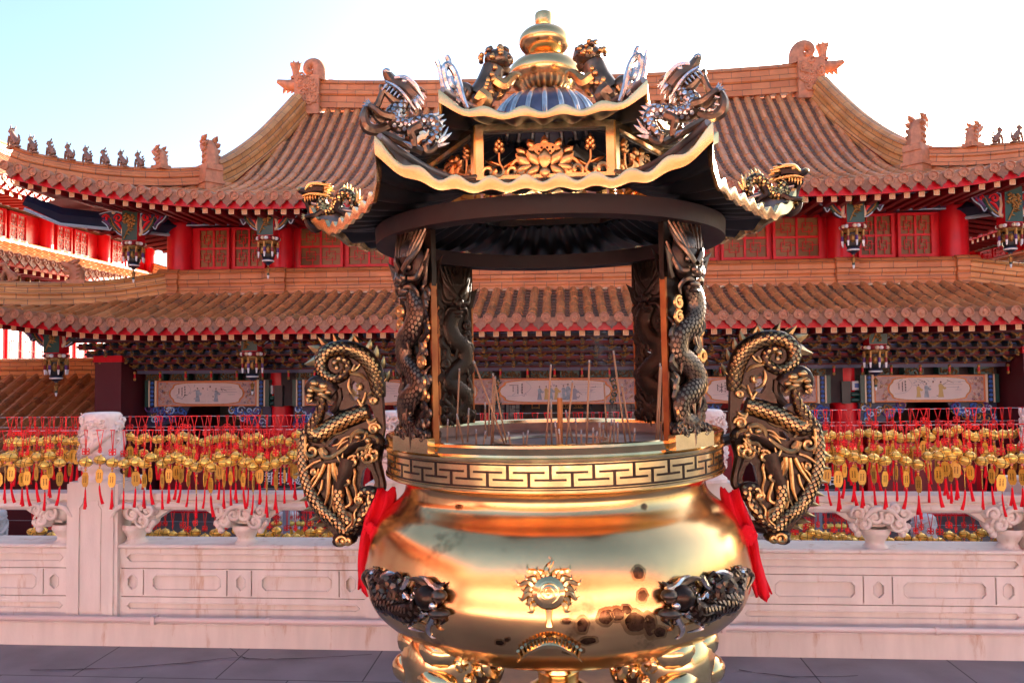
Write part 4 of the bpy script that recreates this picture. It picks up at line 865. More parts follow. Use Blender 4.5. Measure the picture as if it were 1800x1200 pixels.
# ---------------------------------------------------------------- stone balustrade
def slot(x0, x1, z0, z1, c=.02):
    return [(x0+c, z0), (x1-c, z0), (x1, z0+c), (x1, z1-c), (x1-c, z1), (x0+c, z1), (x0, z1-c), (x0, z0+c)]
def balustrade(loc, posts, label, group=None):
    root = thing('stone_balustrade', label, 'balustrade', loc, 0, group)
    q = random.Random(4); pw = .3155; y = .06
    xa, xb = posts[0]-.16, posts[-1]+.16
    mb = MB(); mb.prism([(0, 0), (0, .128), (.012, .14), (.50, .14), (.50, 0)], xa-.6, xb+.6, plane='yz'); mb.build('base_course', 'stone', root, sharp=30)
    def post(x):
        mb = MB(); h = pw/2
        arch = [(-.075, .17), (.075, .17), (.075, .80), (.05, .83), (.05, .86), (-.05, .86), (-.05, .83), (-.075, .80)]
        inn = [(-.057, .19), (.057, .19), (.057, .79), (.038, .82), (.038, .842), (-.038, .842), (-.038, .82), (-.057, .79)]
        mb.prism([(-h+.02, .14), (h-.02, .14), (h-.02, .953), (-h+.02, .953)], y-.04, y+.008, holes=[arch])
        mb.prism(arch, y-.028, y+.004, holes=[inn]); mb.prism(inn, y-.034, y+.004)
        mb.bx(-h+.0205, h-.0205, y+.0085, y+.30, .14, .9525)
        mb.bx(-h, -h+.0199, y-.028, y+.28, .14, .94); mb.bx(h-.0199, h, y-.028, y+.28, .14, .94)
        o = mb.build('post', 'stone', root, sharp=30, loc=(x, 0, 0))
        mb = MB(); yc = y+.06; mb.lathe([(.125, .952), (.125, .97), (.105, .985), (.098, 1.0), (.105, 1.02)], 24, c=(0, yc, 0))
        prof = catmull([(.10, 1.01), (.112, 1.04), (.106, 1.10), (.110, 1.18), (.108, 1.26), (.113, 1.32), (.105, 1.352), (.08, 1.362), (.001, 1.364)], 3); mb.lathe([tuple(p) for p in prof], 28, c=(0, yc, 0))
        # carved coils and clouds round the drum
        for k in range(3):
            pts = []
            for t in np.linspace(0, 1, 26):
                a = k*2.1+t*5.2; pts.append((.108*math.cos(a), yc+.108*math.sin(a), 1.05+.25*t+.03*math.sin(t*9+k)))
            mb.tube(pts, [.012, .024, .026, .024, .018, .006], 8); scales(mb, pts, [.012, .024, .026, .024, .018, .006], (.3, -1, 0), 0, .016, 2.2, lift=.004)
        for k in range(14):
            a = q.uniform(0, 2*PI); z = q.uniform(1.04, 1.32); mb.ball((.104*math.cos(a), yc+.104*math.sin(a), z), (.03, .03, .022), 0, 8, 6)
        for k in range(70):
            a = q.uniform(0, 2*PI); z = q.uniform(1.03, 1.345); r = q.uniform(.012, .026); c = (.117*math.cos(a), yc+.117*math.sin(a), z); t = (-math.sin(a), math.cos(a)); s0 = q.uniform(0, 6)
            mb.tube([(c[0]+t[0]*r*f*math.cos(s0+w), c[1]+t[1]*r*f*math.cos(s0+w), z+r*f*math.sin(s0+w)) for f, w in zip(np.linspace(1, .25, 8), np.linspace(0, 5.5, 8))], [.004, .008, .010, .009], 5)
        mb.build('carved_capital', 'stone_carved', o, sharp=50)
    for x in posts: post(x)
    for a, b in zip([posts[0]-1.8]+posts, posts+[posts[-1]+1.8]):
        x0, x1 = a+pw/2, b-pw/2; w = x1-x0; f = lambda u: x0+w*u
        mb = MB()
        holes = [slot(f(.028), f(.972), .477, .523), slot(f(.028), f(.972), .198, .236)]
        for u0, u1 in ((.032, .07), (.135, .412), (.477, .512), (.581, .86), (.918, .955)): holes.append(slot(f(u0), f(u1), .312, .40, .022))
        for u in (.098, .44, .54, .892): holes.append([(f(u)-.004, .282), (f(u)+.004, .282), (f(u)+.004, .43), (f(u)-.004, .43)])
        for z in (.438, .272): holes.append([(x0+.01, z-.003), (x1-.01, z-.003), (x1-.01, z+.003), (x0+.01, z+.003)])
        mb.prism([(x0, .14), (x1, .14), (x1, .556), (x0, .556)], y, y+.017, holes=holes)
        mb.bx(x0, x1, y+.0172, y+.19, .14, .555)
        mb.prism([(y-.012, .5562), (y-.022, .565), (y-.022, .574), (y-.012, .582), (y+.21, .582), (y+.21, .5562)], x0, x1, plane='yz')
        for hl in holes:
            if len(hl) == 8: mb.tube([(p[0], y-.0005, p[1]) for p in hl+hl[:1]], .0042, 6)
        mb.build('wall_panel', 'stone', root, sharp=30)
        # hand rail: flat cap, hollow and roll
        mb = MB(); mb.prism([(y+.0, .882), (y-.006, .876), (y-.006, .845), (y+.01, .838), (y+.015, .83), (y-.002, .82), (y-.008, .805), (y-.002, .79), (y+.015, .78), (y+.115, .78), (y+.13, .79), (y+.138, .805), (y+.13, .82), (y+.115, .83), (y+.12, .838), (y+.136, .845), (y+.136, .876), (y+.13, .882)], x0, x1, plane='yz')
        mb.build('rail', 'stone', root, sharp=40)
        for u, half in ((0.0, 1), (.5, 0), (1.0, -1)):
            c = f(u)+half*.062; mb = MB(); yc = y+.065
            mb.lathe([tuple(p) for p in catmull([(.070, .582), (.054, .596), (.050, .612), (.066, .64), (.08, .665), (.075, .69)], 3)], 20, c=(c, yc, 0))
            for sx in (-1, 1):
                if half and sx == -half: continue
                mb.prism([(c, .78), (c, .70), (c+sx*.13, .715), (c+sx*.19, .755), (c+sx*.23, .778)], yc-.045, yc+.045)
                for (dx, dz, r) in ((.095, .725, .056), (.125, .785, .046), (.070, .815, .044), (.035, .765, .055)):
                    mb.ball((c+sx*dx, yc-.02, dz), (r, .085, r*.95), 0, 14, 10)
                    sp = spiral((c+sx*dx, dz), r*.82, .006, 1+dx*20, sx*1.25, 18, y=yc-.098); mb.tube(sp, [.006, .013, .014, .013], 7)
                    mb.tube([(p[0], yc+.035, p[2]) for p in sp], [.004, .009, .010, .010], 6)
                for (dx, dz, r) in ((.135, .705, .018), (.12, .68, .018), (.15, .72, .016)): mb.ball((c+sx*dx, yc-.075, dz-.01), r*1.2, 0, 8, 6)
            mb.ball((c, yc-.01, .765), (.075, .07, .06), 0, 12, 8)
            mb.tube(catmull([(c-.10, yc-.10, .745), (c-.055, yc-.108, .80), (c, yc-.11, .815), (c+.055, yc-.108, .80), (c+.10, yc-.10, .745)], 4), [.008, .016, .017, .016, .008], 8)
            mb.build('cloud_bracket', 'stone', root, sharp=60)
    return root
balustrade((0, 4.4, 0), [-4.63, -2.82, -1.01, .80, 2.69, 4.5], 'pale pink stone balustrade with carved posts right behind the brass burner')
balustrade((0, 8.75, -1.4), [-6.85, -5.05, -3.25, -1.45, .35, 2.15, 3.2+.75, 5.75], 'lower white stone balustrade in the courtyard, seen through the gaps of the near one')

def service_pipe():
    root = tag(MB().build('placeholder', 'pipe') if False else empty('service_pipe', (0, 4.37, .165)), 'thin painted pipe running along the foot of the near balustrade', 'pipe')
    mb = MB(); mb.tube([(-5, 0, 0), (5, 0, 0)], .0165, 14); mb.build('pipe_run', 'pipe', root, sharp=0)
    for x in (-1.72, 2.0, -3.6): mb = MB(); mb.tube([(x-.012, 0, 0), (x+.012, 0, 0)], .021, 14); mb.build('coupling', 'pipe', root, sharp=30)
    for x in (-2.4, .86, -.4): mb = MB(); mb.bx(x-.01, x+.01, -.021, .04, -.026, .022); mb.build('clip', 'pipe', root)
service_pipe()

# ---------------------------------------------------------------- wires and bells
def wire(Y, z0, z1, sag, label, x0=-5.0, x1=4.6):
    mb = MB(); mb.tube([(x, Y, z0+(z1-z0)*(x-x0)/(x1-x0)-sag*(1-(2*(x-x0)/(x1-x0)-1)**2)) for x in np.linspace(x0, x1, 24)], .0016, 5)
    tag(mb.build('wire', 'wire', None, sharp=0), label, 'wire')
    return lambda x: z0+(z1-z0)*(x-x0)/(x1-x0)-sag*(1-(2*(x-x0)/(x1-x0)-1)**2)

def bell_meshes():
    q = random.Random(21); V = {}
    mb = MB(); n = 12; prof = [(.004, -.0215), (.014, -.020), (.0235, -.0145), (.0292, -.006), (.0305, 0), (.0292, .006), (.0235, .0145), (.014, .020), (.004, .0215)]
    mb.lathe(prof, n, 0, smooth=False)
    mb.lathe([(.0308, -.0012), (.0310, 0), (.0308, .0012)], 24, 1)
    for k in range(4):
        a = PI/4*2*k+.13; pts = [((r+.0007)*math.cos(a), (r+.0007)*math.sin(a), z) for r, z in prof[1:8]]; mb.tube(pts, .0011, 4, 1)
    mb.lathe([(.0045, .021), (.005, .026), (.003, .029)], 8, 0)
    V['bell'] = mb
    mb = MB()
    for k in range(4):
        a = PI/2*k+PI/4
        mb.tube([(.013*math.cos(a)+.0065*math.cos(w), .002*math.sin(k*2.), .013*math.sin(a)*.85+.0065*math.sin(w)) for w in np.linspace(0, 2*PI, 9)], .0022, 5)
    mb.tube([(-.016, 0, 0), (.016, 0, 0)], .0028, 5); mb.tube([(0, 0, -.018), (0, 0, .018)], .0028, 5); mb.ball((0, 0, 0), .006, 0, 6, 4)
    V['knot'] = mb
    mb = MB(); mb.ball((0, 0, .005), .0065, 0, 8, 6); mb.ball((0, 0, -.006), .0055, 1, 8, 6); mb.tube([(0, 0, .012), (0, 0, -.016)], .001, 4, 1); V['bead'] = mb
    mb = MB(); o = [(-.011, 0), (.011, 0), (.0195, -.017), (.0195, -.055), (.011, -.072), (-.011, -.072), (-.0195, -.055), (-.0195, -.017)]
    mb.prism(o, -.0012, .0012, 0)
    for y in (-.0017, .0017):
        for x in (-.007, .005):
            for z in np.arange(-.022, -.054, -.0065): mb.bx(x-.002, x+.003, min(y, 0), max(y, 0), z-.002, z+.002, 1)
    V['plaque'] = mb
    for i in range(4):
        mb = MB(); b = q.uniform(-.02, .02); c = q.uniform(-.02, .02)
        mb.tube([(0, 0, .012), (0, 0, 0)], .0022, 5, 1)
        mb.tube([(b*t*t, c*t*t, -.092*t*(1+.1*i/3)) for t in np.linspace(0, 1, 7)], [.0035, .0055, .0055, .006, .007, .008, .009], 7, 0, flat=.7)
        if i % 2: mb.tube([(-b*.7*t*t, -c*t*t, -.085*t) for t in np.linspace(0, 1, 6)], [.003, .004, .0045, .005, .006, .007], 6, 0)
        V['tassel%d' % i] = mb
    return V
BM = bell_meshes(); BELL_PROTOS = {}; NB = 0
def bell_proto(L, var):
    key = (round(L, 3), var)
    if key in BELL_PROTOS: return BELL_PROTOS[key]
    q = random.Random(var*7+1); root = empty('prayer_bell')
    w = q.uniform(.004, .016); z = -L
    mb = MB(); mb.tube([(-w, 0, 0), (0, 0, z+.03)], .0020, 5); mb.tube([(w, 0, 0), (.002, 0, z+.03)], .0020, 5); mb.tube([(-w-.004, 0, .001), (w+.004, 0, .001)], .003, 5)
    mb.build('cord', 'red_cord', root, sharp=0)
    def put(src, name, mats, loc, rot, sharp=40):
        k = '_'+src
        if k not in BELL_PROTOS: 
            o = BM[src].build(name, mats, None, sharp=sharp); BELL_PROTOS[k] = o.data; 
        else: o = bpy.data.objects.new(name, BELL_PROTOS[k]); COL.objects.link(o)
        o.parent = root; o.location = loc; o.rotation_euler = rot
    put('knot', 'knot', 'red_cord', (0, 0, z+.018), (0, 0, q.uniform(-.8, .8)), 0)
    put('bell', 'bell', ['bell', 'bell_dk'], (0, 0, z-.035), (q.uniform(-.22, .22), q.uniform(-.28, .28), q.uniform(0, 3)), 0)
    put('bead', 'bead', ['bead', 'plaque'], (0, 0, z-.068), (0, 0, 0), 0)
    put('plaque', 'plaque', ['plaque', 'bell_dk'], (0, 0, z-.083), (0, q.uniform(-.06, .06), q.choice((0, .3, -.4, .9, 1.3, -1.1, 2.9))), 30)
    put('tassel%d' % (var % 4), 'tassel', ['red_cloth', 'gold'], (0, 0, z-.168), (0, 0, q.uniform(0, 6)), 0)
    BELL_PROTOS[key] = root; root['used'] = 0
    return root
def bell(x, Y, z, L, var, label, group, big=1.):
    global NB
    NB += 1; p = bell_proto(L, var)
    if p['used'] == 0: o = p; p['used'] = 1
    else: o = dup(p)
    if 'used' in o: o['used'] = 1
    o.location = (x, Y, z); o.rotation_euler = (0, 0, rnd.uniform(-.5, .5)); o.scale = (big,)*3
    tag(o, label, 'bell', group)
fA = wire(4.64, 1.325, 1.372, .012, 'uppermost thin steel wire carrying bells behind the near balustrade')
fC = wire(4.66, 1.262, 1.292, .010, 'thin steel wire carrying bells behind the near balustrade, just under the uppermost')
fB = wire(4.27, 1.268, 1.298, .006, 'thin steel wire carrying bells, passing in front of the carved white capitals')
fD = wire(4.86, .715, .735, .008, 'low thin wire of bells behind the rail of the near balustrade')
def sections(x):
    return 'left of the carved capital' if x < -2.85 else ('between capital and left handle' if x < -1.2 else ('behind the burner' if x < 1.2 else 'right of the burner'))
def row(f, Y, xs, Ls, desc, skip=None):
    for x in xs:
        if skip and skip(x): continue
        L = rnd.choice(Ls); where = sections(x)
        bell(x, Y, f(x), L, rnd.randrange(6), f'gold bell {desc}, {where}', f'gold bells {desc}, {where}', rnd.uniform(1.05, 1.22))
def jit(a, b, st):
    out = []; x = a
    while x < b: out.append(x); x += st*rnd.uniform(.55, 1.45)
    return out
row(fA, 4.64, jit(-3.5, -1.55, .050)+jit(1.47, 2.95, .046), (.075, .09, .095, .10, .105, .11), 'on the uppermost wire')
row(fA, 4.64, jit(-.62, .52, .058), (.10, .11), 'on the uppermost wire')
row(fB, 4.27, [-2.76, -2.675]+jit(-2.6, -1.42, .049)+jit(-3.35, -2.9, .046)+jit(1.30, 2.72, .046), (.12, .125, .13, .135, .14, .10), 'on the front wire')
row(fC, 4.66, jit(-3.5, -1.55, .080)+jit(1.47, 2.95, .075), (.115, .125, .12), 'on the second rear wire')
low = jit(-3.5, -1.45, .050)+jit(1.40, 2.95, .050)
row(fD, 4.86, [x for x in low if not (-3.1 < x < -2.75)], (.09, .10, .12, .125), 'on the low wire under the rail')
fE = wire(8.4, .06, .06, .01, 'upper far wire of bells over the lower courtyard balustrade', -7, 6.5)
fF = wire(8.45, -.07, -.07, .01, 'lower far wire of bells over the lower courtyard balustrade', -7, 6.5)
mb = MB()                                              # the far rows, past the three hundred near bells
for f, Y in ((fE, 8.4), (fF, 8.45)):
    for x in jit(-3.6, -2.5, .085)+jit(2.4, 3.4, .085):
        z = f(x); t = (x, Y, z-.135)
        for part, mi, dz in ((BM['bell'], 0, 0), (BM['knot'], 1, .055), (BM['plaque'], 2, -.048), (BM['tassel1'], 1, -.133)):
            o = len(mb.v); mb.add([(a*1.25+x, b*1.25+Y, c*1.25+z-.135+dz*1.25) for a, b, c in part.v], part.f, mi)
        mb.tube([(x, Y, z), (x, Y, z-.07)], .003, 4, 1)
tag(mb.build('distant_bells', ['bell', 'red_cord', 'plaque'], None), 'rows of small distant gold bells over the lower courtyard balustrade', 'bells', kind='stuff')
print('bells', NB)
# ---------------------------------------------------------------- tiled roofs
def arc_path(pts, step):
    """resample a polyline at about `step` metres"""
    P = np.array(pts, float); L = np.concatenate(([0], np.cumsum(np.linalg.norm(np.diff(P, axis=0), axis=1))))
    n = max(1, int(round(L[-1]/step))); l = np.linspace(0, L[-1], n+1)
    return np.stack([np.interp(l, L, P[:, k]) for k in range(3)], 1)
def tile_row(mb, path, side, r=.088, step=.34, mi=0, q=rnd):
    """one column of half-round cover tiles, each lapping over the one below; path runs from eave to top"""
    P = arc_path(path, step); side = np.array(side, float); n = 7
    for i in range(len(P)-1):
        T = P[i+1]-P[i]; l = np.linalg.norm(T); T /= l; N = np.cross(side, T); N = N if N[2] > 0 else -N
        j = q.uniform(-.006, .006); vs = []
        for (c, rr) in ((P[i]-T*.012, r*1.04), (P[i+1]+T*.01, r*.93)):
            for k in range(n):
                a = PI*k/(n-1); vs.append(c+side*(rr*math.cos(a)+j)+N*(rr*math.sin(a)*1.05-.015))
        mb.add(vs, [(k, k+1, n+k+1, n+k) for k in range(n-1)]+[tuple(range(n))], mi)
def pan_strip(mb, pa, pb, step=.17, mi=0, drop=.028):
    """stepped channel tiles between two neighbouring columns"""
    A, B = arc_path(pa, step), arc_path(pb, step); n = min(len(A), len(B))
    for i in range(n-1):
        u = np.array((0, 0, drop)); C = (A[i]+B[i])/2-np.array((0, 0, .03)); D = (A[i+1]+B[i+1])/2-np.array((0, 0, .03))
        mb.add([A[i]+u, C+u, B[i]+u, A[i+1], D, B[i+1]], [(0, 1, 4, 3), (1, 2, 5, 4)], mi)
        mb.add([A[i]+u, C+u, B[i]+u, A[i]-u*.3, C-u*.3, B[i]-u*.3], [(0, 1, 4, 3), (1, 2, 5, 4)], mi, smooth=False)
def eave_tile(mb, p, out, side, r=.083, drop=None):
    """round end disc facing outwards"""
    out = np.array(out, float); side = np.array(side, float); up = np.array((0, 0, 1.)); n = 14; c = np.array(p)+out*.055+up*.014
    ring = lambda rr, d: [c+out*d+side*rr*math.cos(2*PI*k/n)+up*rr*math.sin(2*PI*k/n) for k in range(n)]
    R_ = [ring(r, -.12), ring(r, .012), ring(r*.84, .016), ring(r*.74, -.004), ring(r*.36, .0), ring(r*.24, .014)]
    vs = [p for g in R_ for p in g]+[c+out*.016]
    fs = [(j*n+k, j*n+(k+1) % n, (j+1)*n+(k+1) % n, (j+1)*n+k) for j in range(len(R_)-1) for k in range(n)]+[((len(R_)-1)*n+k, (len(R_)-1)*n+(k+1) % n, len(R_)*n) for k in range(n)]
    mb.add(vs, fs, 0)
def drip_tile(mb, pa, pb, out):
    """scalloped drip tile hanging between two discs"""
    pa, pb, out = np.array(pa), np.array(pb), np.array(out, float); up = np.array((0, 0, 1.))
    prof = [(.06, .02), (.08, -.055), (.22, -.115), (.36, -.13), (.5, -.175), (.64, -.13), (.78, -.115), (.92, -.055), (.94, .02)]
    f = [pa+(pb-pa)*t+up*h*1.08+out*(.050+.02*(h < -.1)) for t, h in prof]; n = len(f); b = [p-out*.03 for p in f]; m = pa+(pb-pa)*.5+up*-.06+out*.042
    mb.add(f+b+[m], [(i, i+1, 2*n) for i in range(n-1)]+[(n-1, 0, 2*n)]+[(i, i+1, n+i+1, n+i) for i in range(n-1)], 1, smooth=False)
def beast(kind, s, q):
    """little seated roof animal, about s metres tall, facing -x"""
    mb = MB(); k = s/.5; P = lambda x, z, y=0: (x*k, y*k, z*k)
    mb.tube([P(.16, .05), P(.12, .13), P(.02, .24), P(-.05, .34), P(-.07, .40)], [.085*k, .10*k, .085*k, .06*k, .05*k], 9, flat=.8)
    mb.tube([P(-.02, .42), P(-.09, .43), P(-.17, .40)], [.065*k, .06*k, .035*k], 8, flat=.85)
    for y in (-.045, .045):
        mb.tube([P(-.05, .27, y), P(-.10, .15, y), P(-.11, .02, y), P(-.15, .0, y)], [.04*k, .032*k, .028*k, .03*k], 6)
        mb.tube([P(.12, .12, y*1.3), P(.05, .10, y*1.4), P(.06, .02, y*1.3), P(.0, .0, y*1.3)], [.05*k, .05*k, .03*k, .03*k], 6)
        if kind % 3 != 2: spike(mb, P(-.01, .46, y), (.3, y*4, 1), .09*k, .022*k)
    if kind % 3 == 0: mb.tube([P(.2, .06), P(.28, .12), P(.26, .24), P(.22, .30)], [.03*k, .03*k, .025*k, .005*k], 6)
    elif kind % 3 == 1: 
        for z in (.1, .17, .24): spike(mb, P(.22-.5*(z-.1), z+.06), (1, 0, .5), .10*k, .03*k)
    else:
        for z in (.12, .22, .32, .42): spike(mb, P(.16-.45*(z-.1), z+.06), (.8, 0, .9), .09*k, .025*k); 
    mb.bx(-.2*k, .26*k, -.06*k, .06*k, -.03*k, .012*k)
    return mb
def beast_head(s):
    """open-mouthed ridge end head, facing -x"""
    mb = MB(); k = s/.6
    mb.tube([(.12*k, 0, 0), (.10*k, 0, .25*k), (.0, 0, .42*k)], [.17*k, .17*k, .13*k], 10, flat=.75)
    mb.tube([(.02*k, 0, .40*k), (-.12*k, 0, .40*k), (-.24*k, 0, .47*k)], [.12*k, .09*k, .045*k], 8, flat=.8); mb.tube([(.0, 0, .26*k), (-.12*k, 0, .24*k), (-.19*k, 0, .28*k)], [.09*k, .055*k, .03*k], 8, flat=.8)
    for y in (-1, 1):
        mb.ball((-.04*k, y*.09*k, .47*k), .035*k); mb.tube([(.0*k, y*.08*k, .46*k), (.08*k, y*.1*k, .52*k), (.16*k, y*.09*k, .55*k)], [.05*k, .045*k, .012*k], 6)
        for z in (.1, .2, .3, .4): spike(mb, (.10*k, y*.10*k, z*k), (.8, y*.3, .25), .10*k, .055*k)
    mb.bx(-.12*k, .28*k, -.14*k, .14*k, -.04*k, .06*k)
    return mb
LIGHT_ORDER = []
RPROF = lambda w, h: [(-w, 0), (-w, h*.16), (-w*.80, h*.22), (-w*.80, h*.40), (-w*1.02, h*.47), (-w*1.02, h*.58), (-w*.78, h*.64), (-w*.78, h*.80), (-w*.95, h*.85), (-w*.6, h*.98), (0, h*1.03), (w*.6, h*.98), (w*.95, h*.85), (w*.78, h*.80), (w*.78, h*.64), (w*1.02, h*.58), (w*1.02, h*.47), (w*.80, h*.40), (w*.80, h*.22), (w, h*.16), (w, 0)]

def roof_front(root, name, c, rows, path, hand, tilemat, group=None):
    """front slope: columns of tiles, discs, drips, fascia, soffit and rafters.
    rows: x positions; path(x): polyline from eave to top"""
    tb, eb = MB(), MB(); q = random.Random(int(abs(c['y0'])*10)); paths = [path(x) for x in rows]
    for x, p in zip(rows, paths): tile_row(tb, p, (1, 0, 0), r=c.get('r', .088), q=q, step=c.get('step', .34))
    for pa, pb in zip(paths[:-1], paths[1:]):
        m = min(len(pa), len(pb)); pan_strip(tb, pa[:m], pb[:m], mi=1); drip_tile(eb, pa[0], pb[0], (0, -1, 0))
    for p in paths: eave_tile(eb, p[0], (0, -1, 0), (1, 0, 0))
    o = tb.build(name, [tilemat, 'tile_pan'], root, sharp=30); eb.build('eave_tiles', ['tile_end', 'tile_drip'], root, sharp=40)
    # fascia board following the eave
    fb = MB(); V = []
    for p in paths:
        x, y, z = p[0]; V += [(x, y+.03, z-.03), (x, y+.03, z-.195), (x, y+.10, z-.195), (x, y+.10, z-.03)]
    fb.add(V, [(4*i+j, 4*i+4+j, 4*i+4+(j+1) % 4, 4*i+(j+1) % 4) for i in range(len(paths)-1) for j in range(4)], smooth=False); fb.build('fascia', 'red', root)
    sb = MB(); ye, ze = c['wall_y'], c['wall_z']; V = []
    for p in paths: x, y, z = p[0]; xx = max(-c['wall_x'], min(c['wall_x'], x)); V += [(x, y+.101, z-.10), (xx, ye, ze)]
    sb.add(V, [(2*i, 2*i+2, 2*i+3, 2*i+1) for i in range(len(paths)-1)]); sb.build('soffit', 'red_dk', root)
    return paths, o
RAFTERS = []
def rafters(root, paths, c):
    pr = None
    for i, p in enumerate(paths[:-1]):
        x = (p[0][0]+paths[i+1][0][0])/2; y, z = p[0][1], (p[0][2]+paths[i+1][0][2])/2
        RAFTERS.append((root, (x, y+.11, z-.235), c))
def flush_rafters():
    """squared rafter ends under both eaves; the hundred that show largest are parts of their own"""
    if not RAFTERS: return
    d = sorted(RAFTERS, key=lambda t: (t[1]-np.array((0, 0, 1.6)) if False else np.linalg.norm(np.array(t[1])-np.array((0, 0, 1.6)))))
    base = None; rest = {}
    def shape(mb, o=(0, 0, 0)):
        x, y, z = o; s = .047
        mb.bx(x-s, x+s, y, y+1.3, z-s, z+s, 0); mb.bx(x-s, x+s, y-.006, y-.0005, z-s, z+s, 1)
        for a in ((-.030, -.022, -.03, .03), (.022, .030, -.03, .03), (-.0215, .0215, .022, .03), (-.0215, .0215, -.03, -.022), (-.005, .005, -.012, .012)): mb.bx(x+a[0], x+a[1], y-.009, y-.0065, z+a[2], z+a[3], 2)
    seen = [t for t in d if in_frame(t[1])]; other = [t for t in d if not in_frame(t[1])]
    per = {}
    for t in seen: per.setdefault(t[0].name, []).append(t)
    for rn, L in per.items():
        for k, t in enumerate(L):
            if k < 100:
                if base is None:
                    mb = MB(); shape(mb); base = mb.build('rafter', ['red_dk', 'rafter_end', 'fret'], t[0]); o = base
                else: o = base.copy(); COL.objects.link(o); o.parent = t[0]
                o.location = t[1]
            else: rest.setdefault(rn, (t[0], []))[1].append(t)
    for t in other: pass
    for rn, (r, L) in rest.items():
        mb = MB()
        for t in L: shape(mb, t[1])
        tag(mb.build('rafter_row', ['red_dk', 'rafter_end', 'fret'], r), kind='stuff')
def in_frame(p, m=.03):
    v = S.camera.matrix_world.inverted() @ Vector(p)
    if v.z > -.1: return False
    return abs(v.x/-v.z) < 18/27+m and abs(v.y/-v.z) < 18/27*682/1024+m

def lattice(mb, x0, x1, z0, z1, y, t=.016, nx=2, nz=2, d=.02):
    """square fret window lattice"""
    def hb(a, b, z): mb.bx(a, b, y-d/2, y+d/2, z-t/2, z+t/2)
    def vb(x, a, b): mb.bx(x-t/2, x+t/2, y-d/2+.001, y+d/2-.001, a, b)
    for i in range(nx):
        for k in range(nz):
            a, b = x0+(x1-x0)*i/nx, x0+(x1-x0)*(i+1)/nx; e, f = z0+(z1-z0)*k/nz, z0+(z1-z0)*(k+1)/nz
            w, h = b-a, f-e
            A, B, E_, F_ = a+w*.27, b-w*.27, e+h*.27, f-h*.27
            hb(A, B, E_); hb(A, B, F_); vb(A, E_, F_); vb(B, E_, F_)
            hb(a, a+w*.42, e+h*.42); hb(b-w*.42, b, f-h*.42); vb(a+w*.58, e, e+h*.42); vb(b-w*.58, f-h*.42, f)
    for i in range(1, nx): mb.bx(x0+(x1-x0)*i/nx-.02, x0+(x1-x0)*i/nx+.02, y-d*.8, y+d*.8, z0, z1)
    for k in range(1, nz): mb.bx(x0, x1, y-d*.8+.001, y+d*.8-.001, z0+(z1-z0)*k/nz-.02, z0+(z1-z0)*k/nz+.02)
def window(root, x0, x1, z0, z1, y, frame='red', glass='glass', nx=2, nz=2):
    mb = MB(); b = .05
    mb.bx(x0, x1, y-.04, y+.04, z0, z0+b); mb.bx(x0, x1, y-.04, y+.04, z1-b, z1); mb.bx(x0, x0+b, y-.0405, y+.0405, z0+b, z1-b); mb.bx(x1-b, x1, y-.0405, y+.0405, z0+b, z1-b)
    o = mb.build('window', frame, root)
    mb = MB(); lattice(mb, x0+b, x1-b, z0+b, z1-b, y-.004, t=.012, nx=nx, nz=nz); mb.build('lattice', frame, o)
    mb = MB(); mb.bx(x0+b, x1-b, y+.018, y+.026, z0+b, z1-b); mb.build('pane', glass, o)
    return o
def column(root, x, y, z0, z1, r, m='red', name='column'):
    mb = MB(); mb.lathe([(r*1.02, z0), (r, z0+.05), (r, z1)], 28, c=(x, y, 0)); return mb.build(name, m, root, sharp=30)

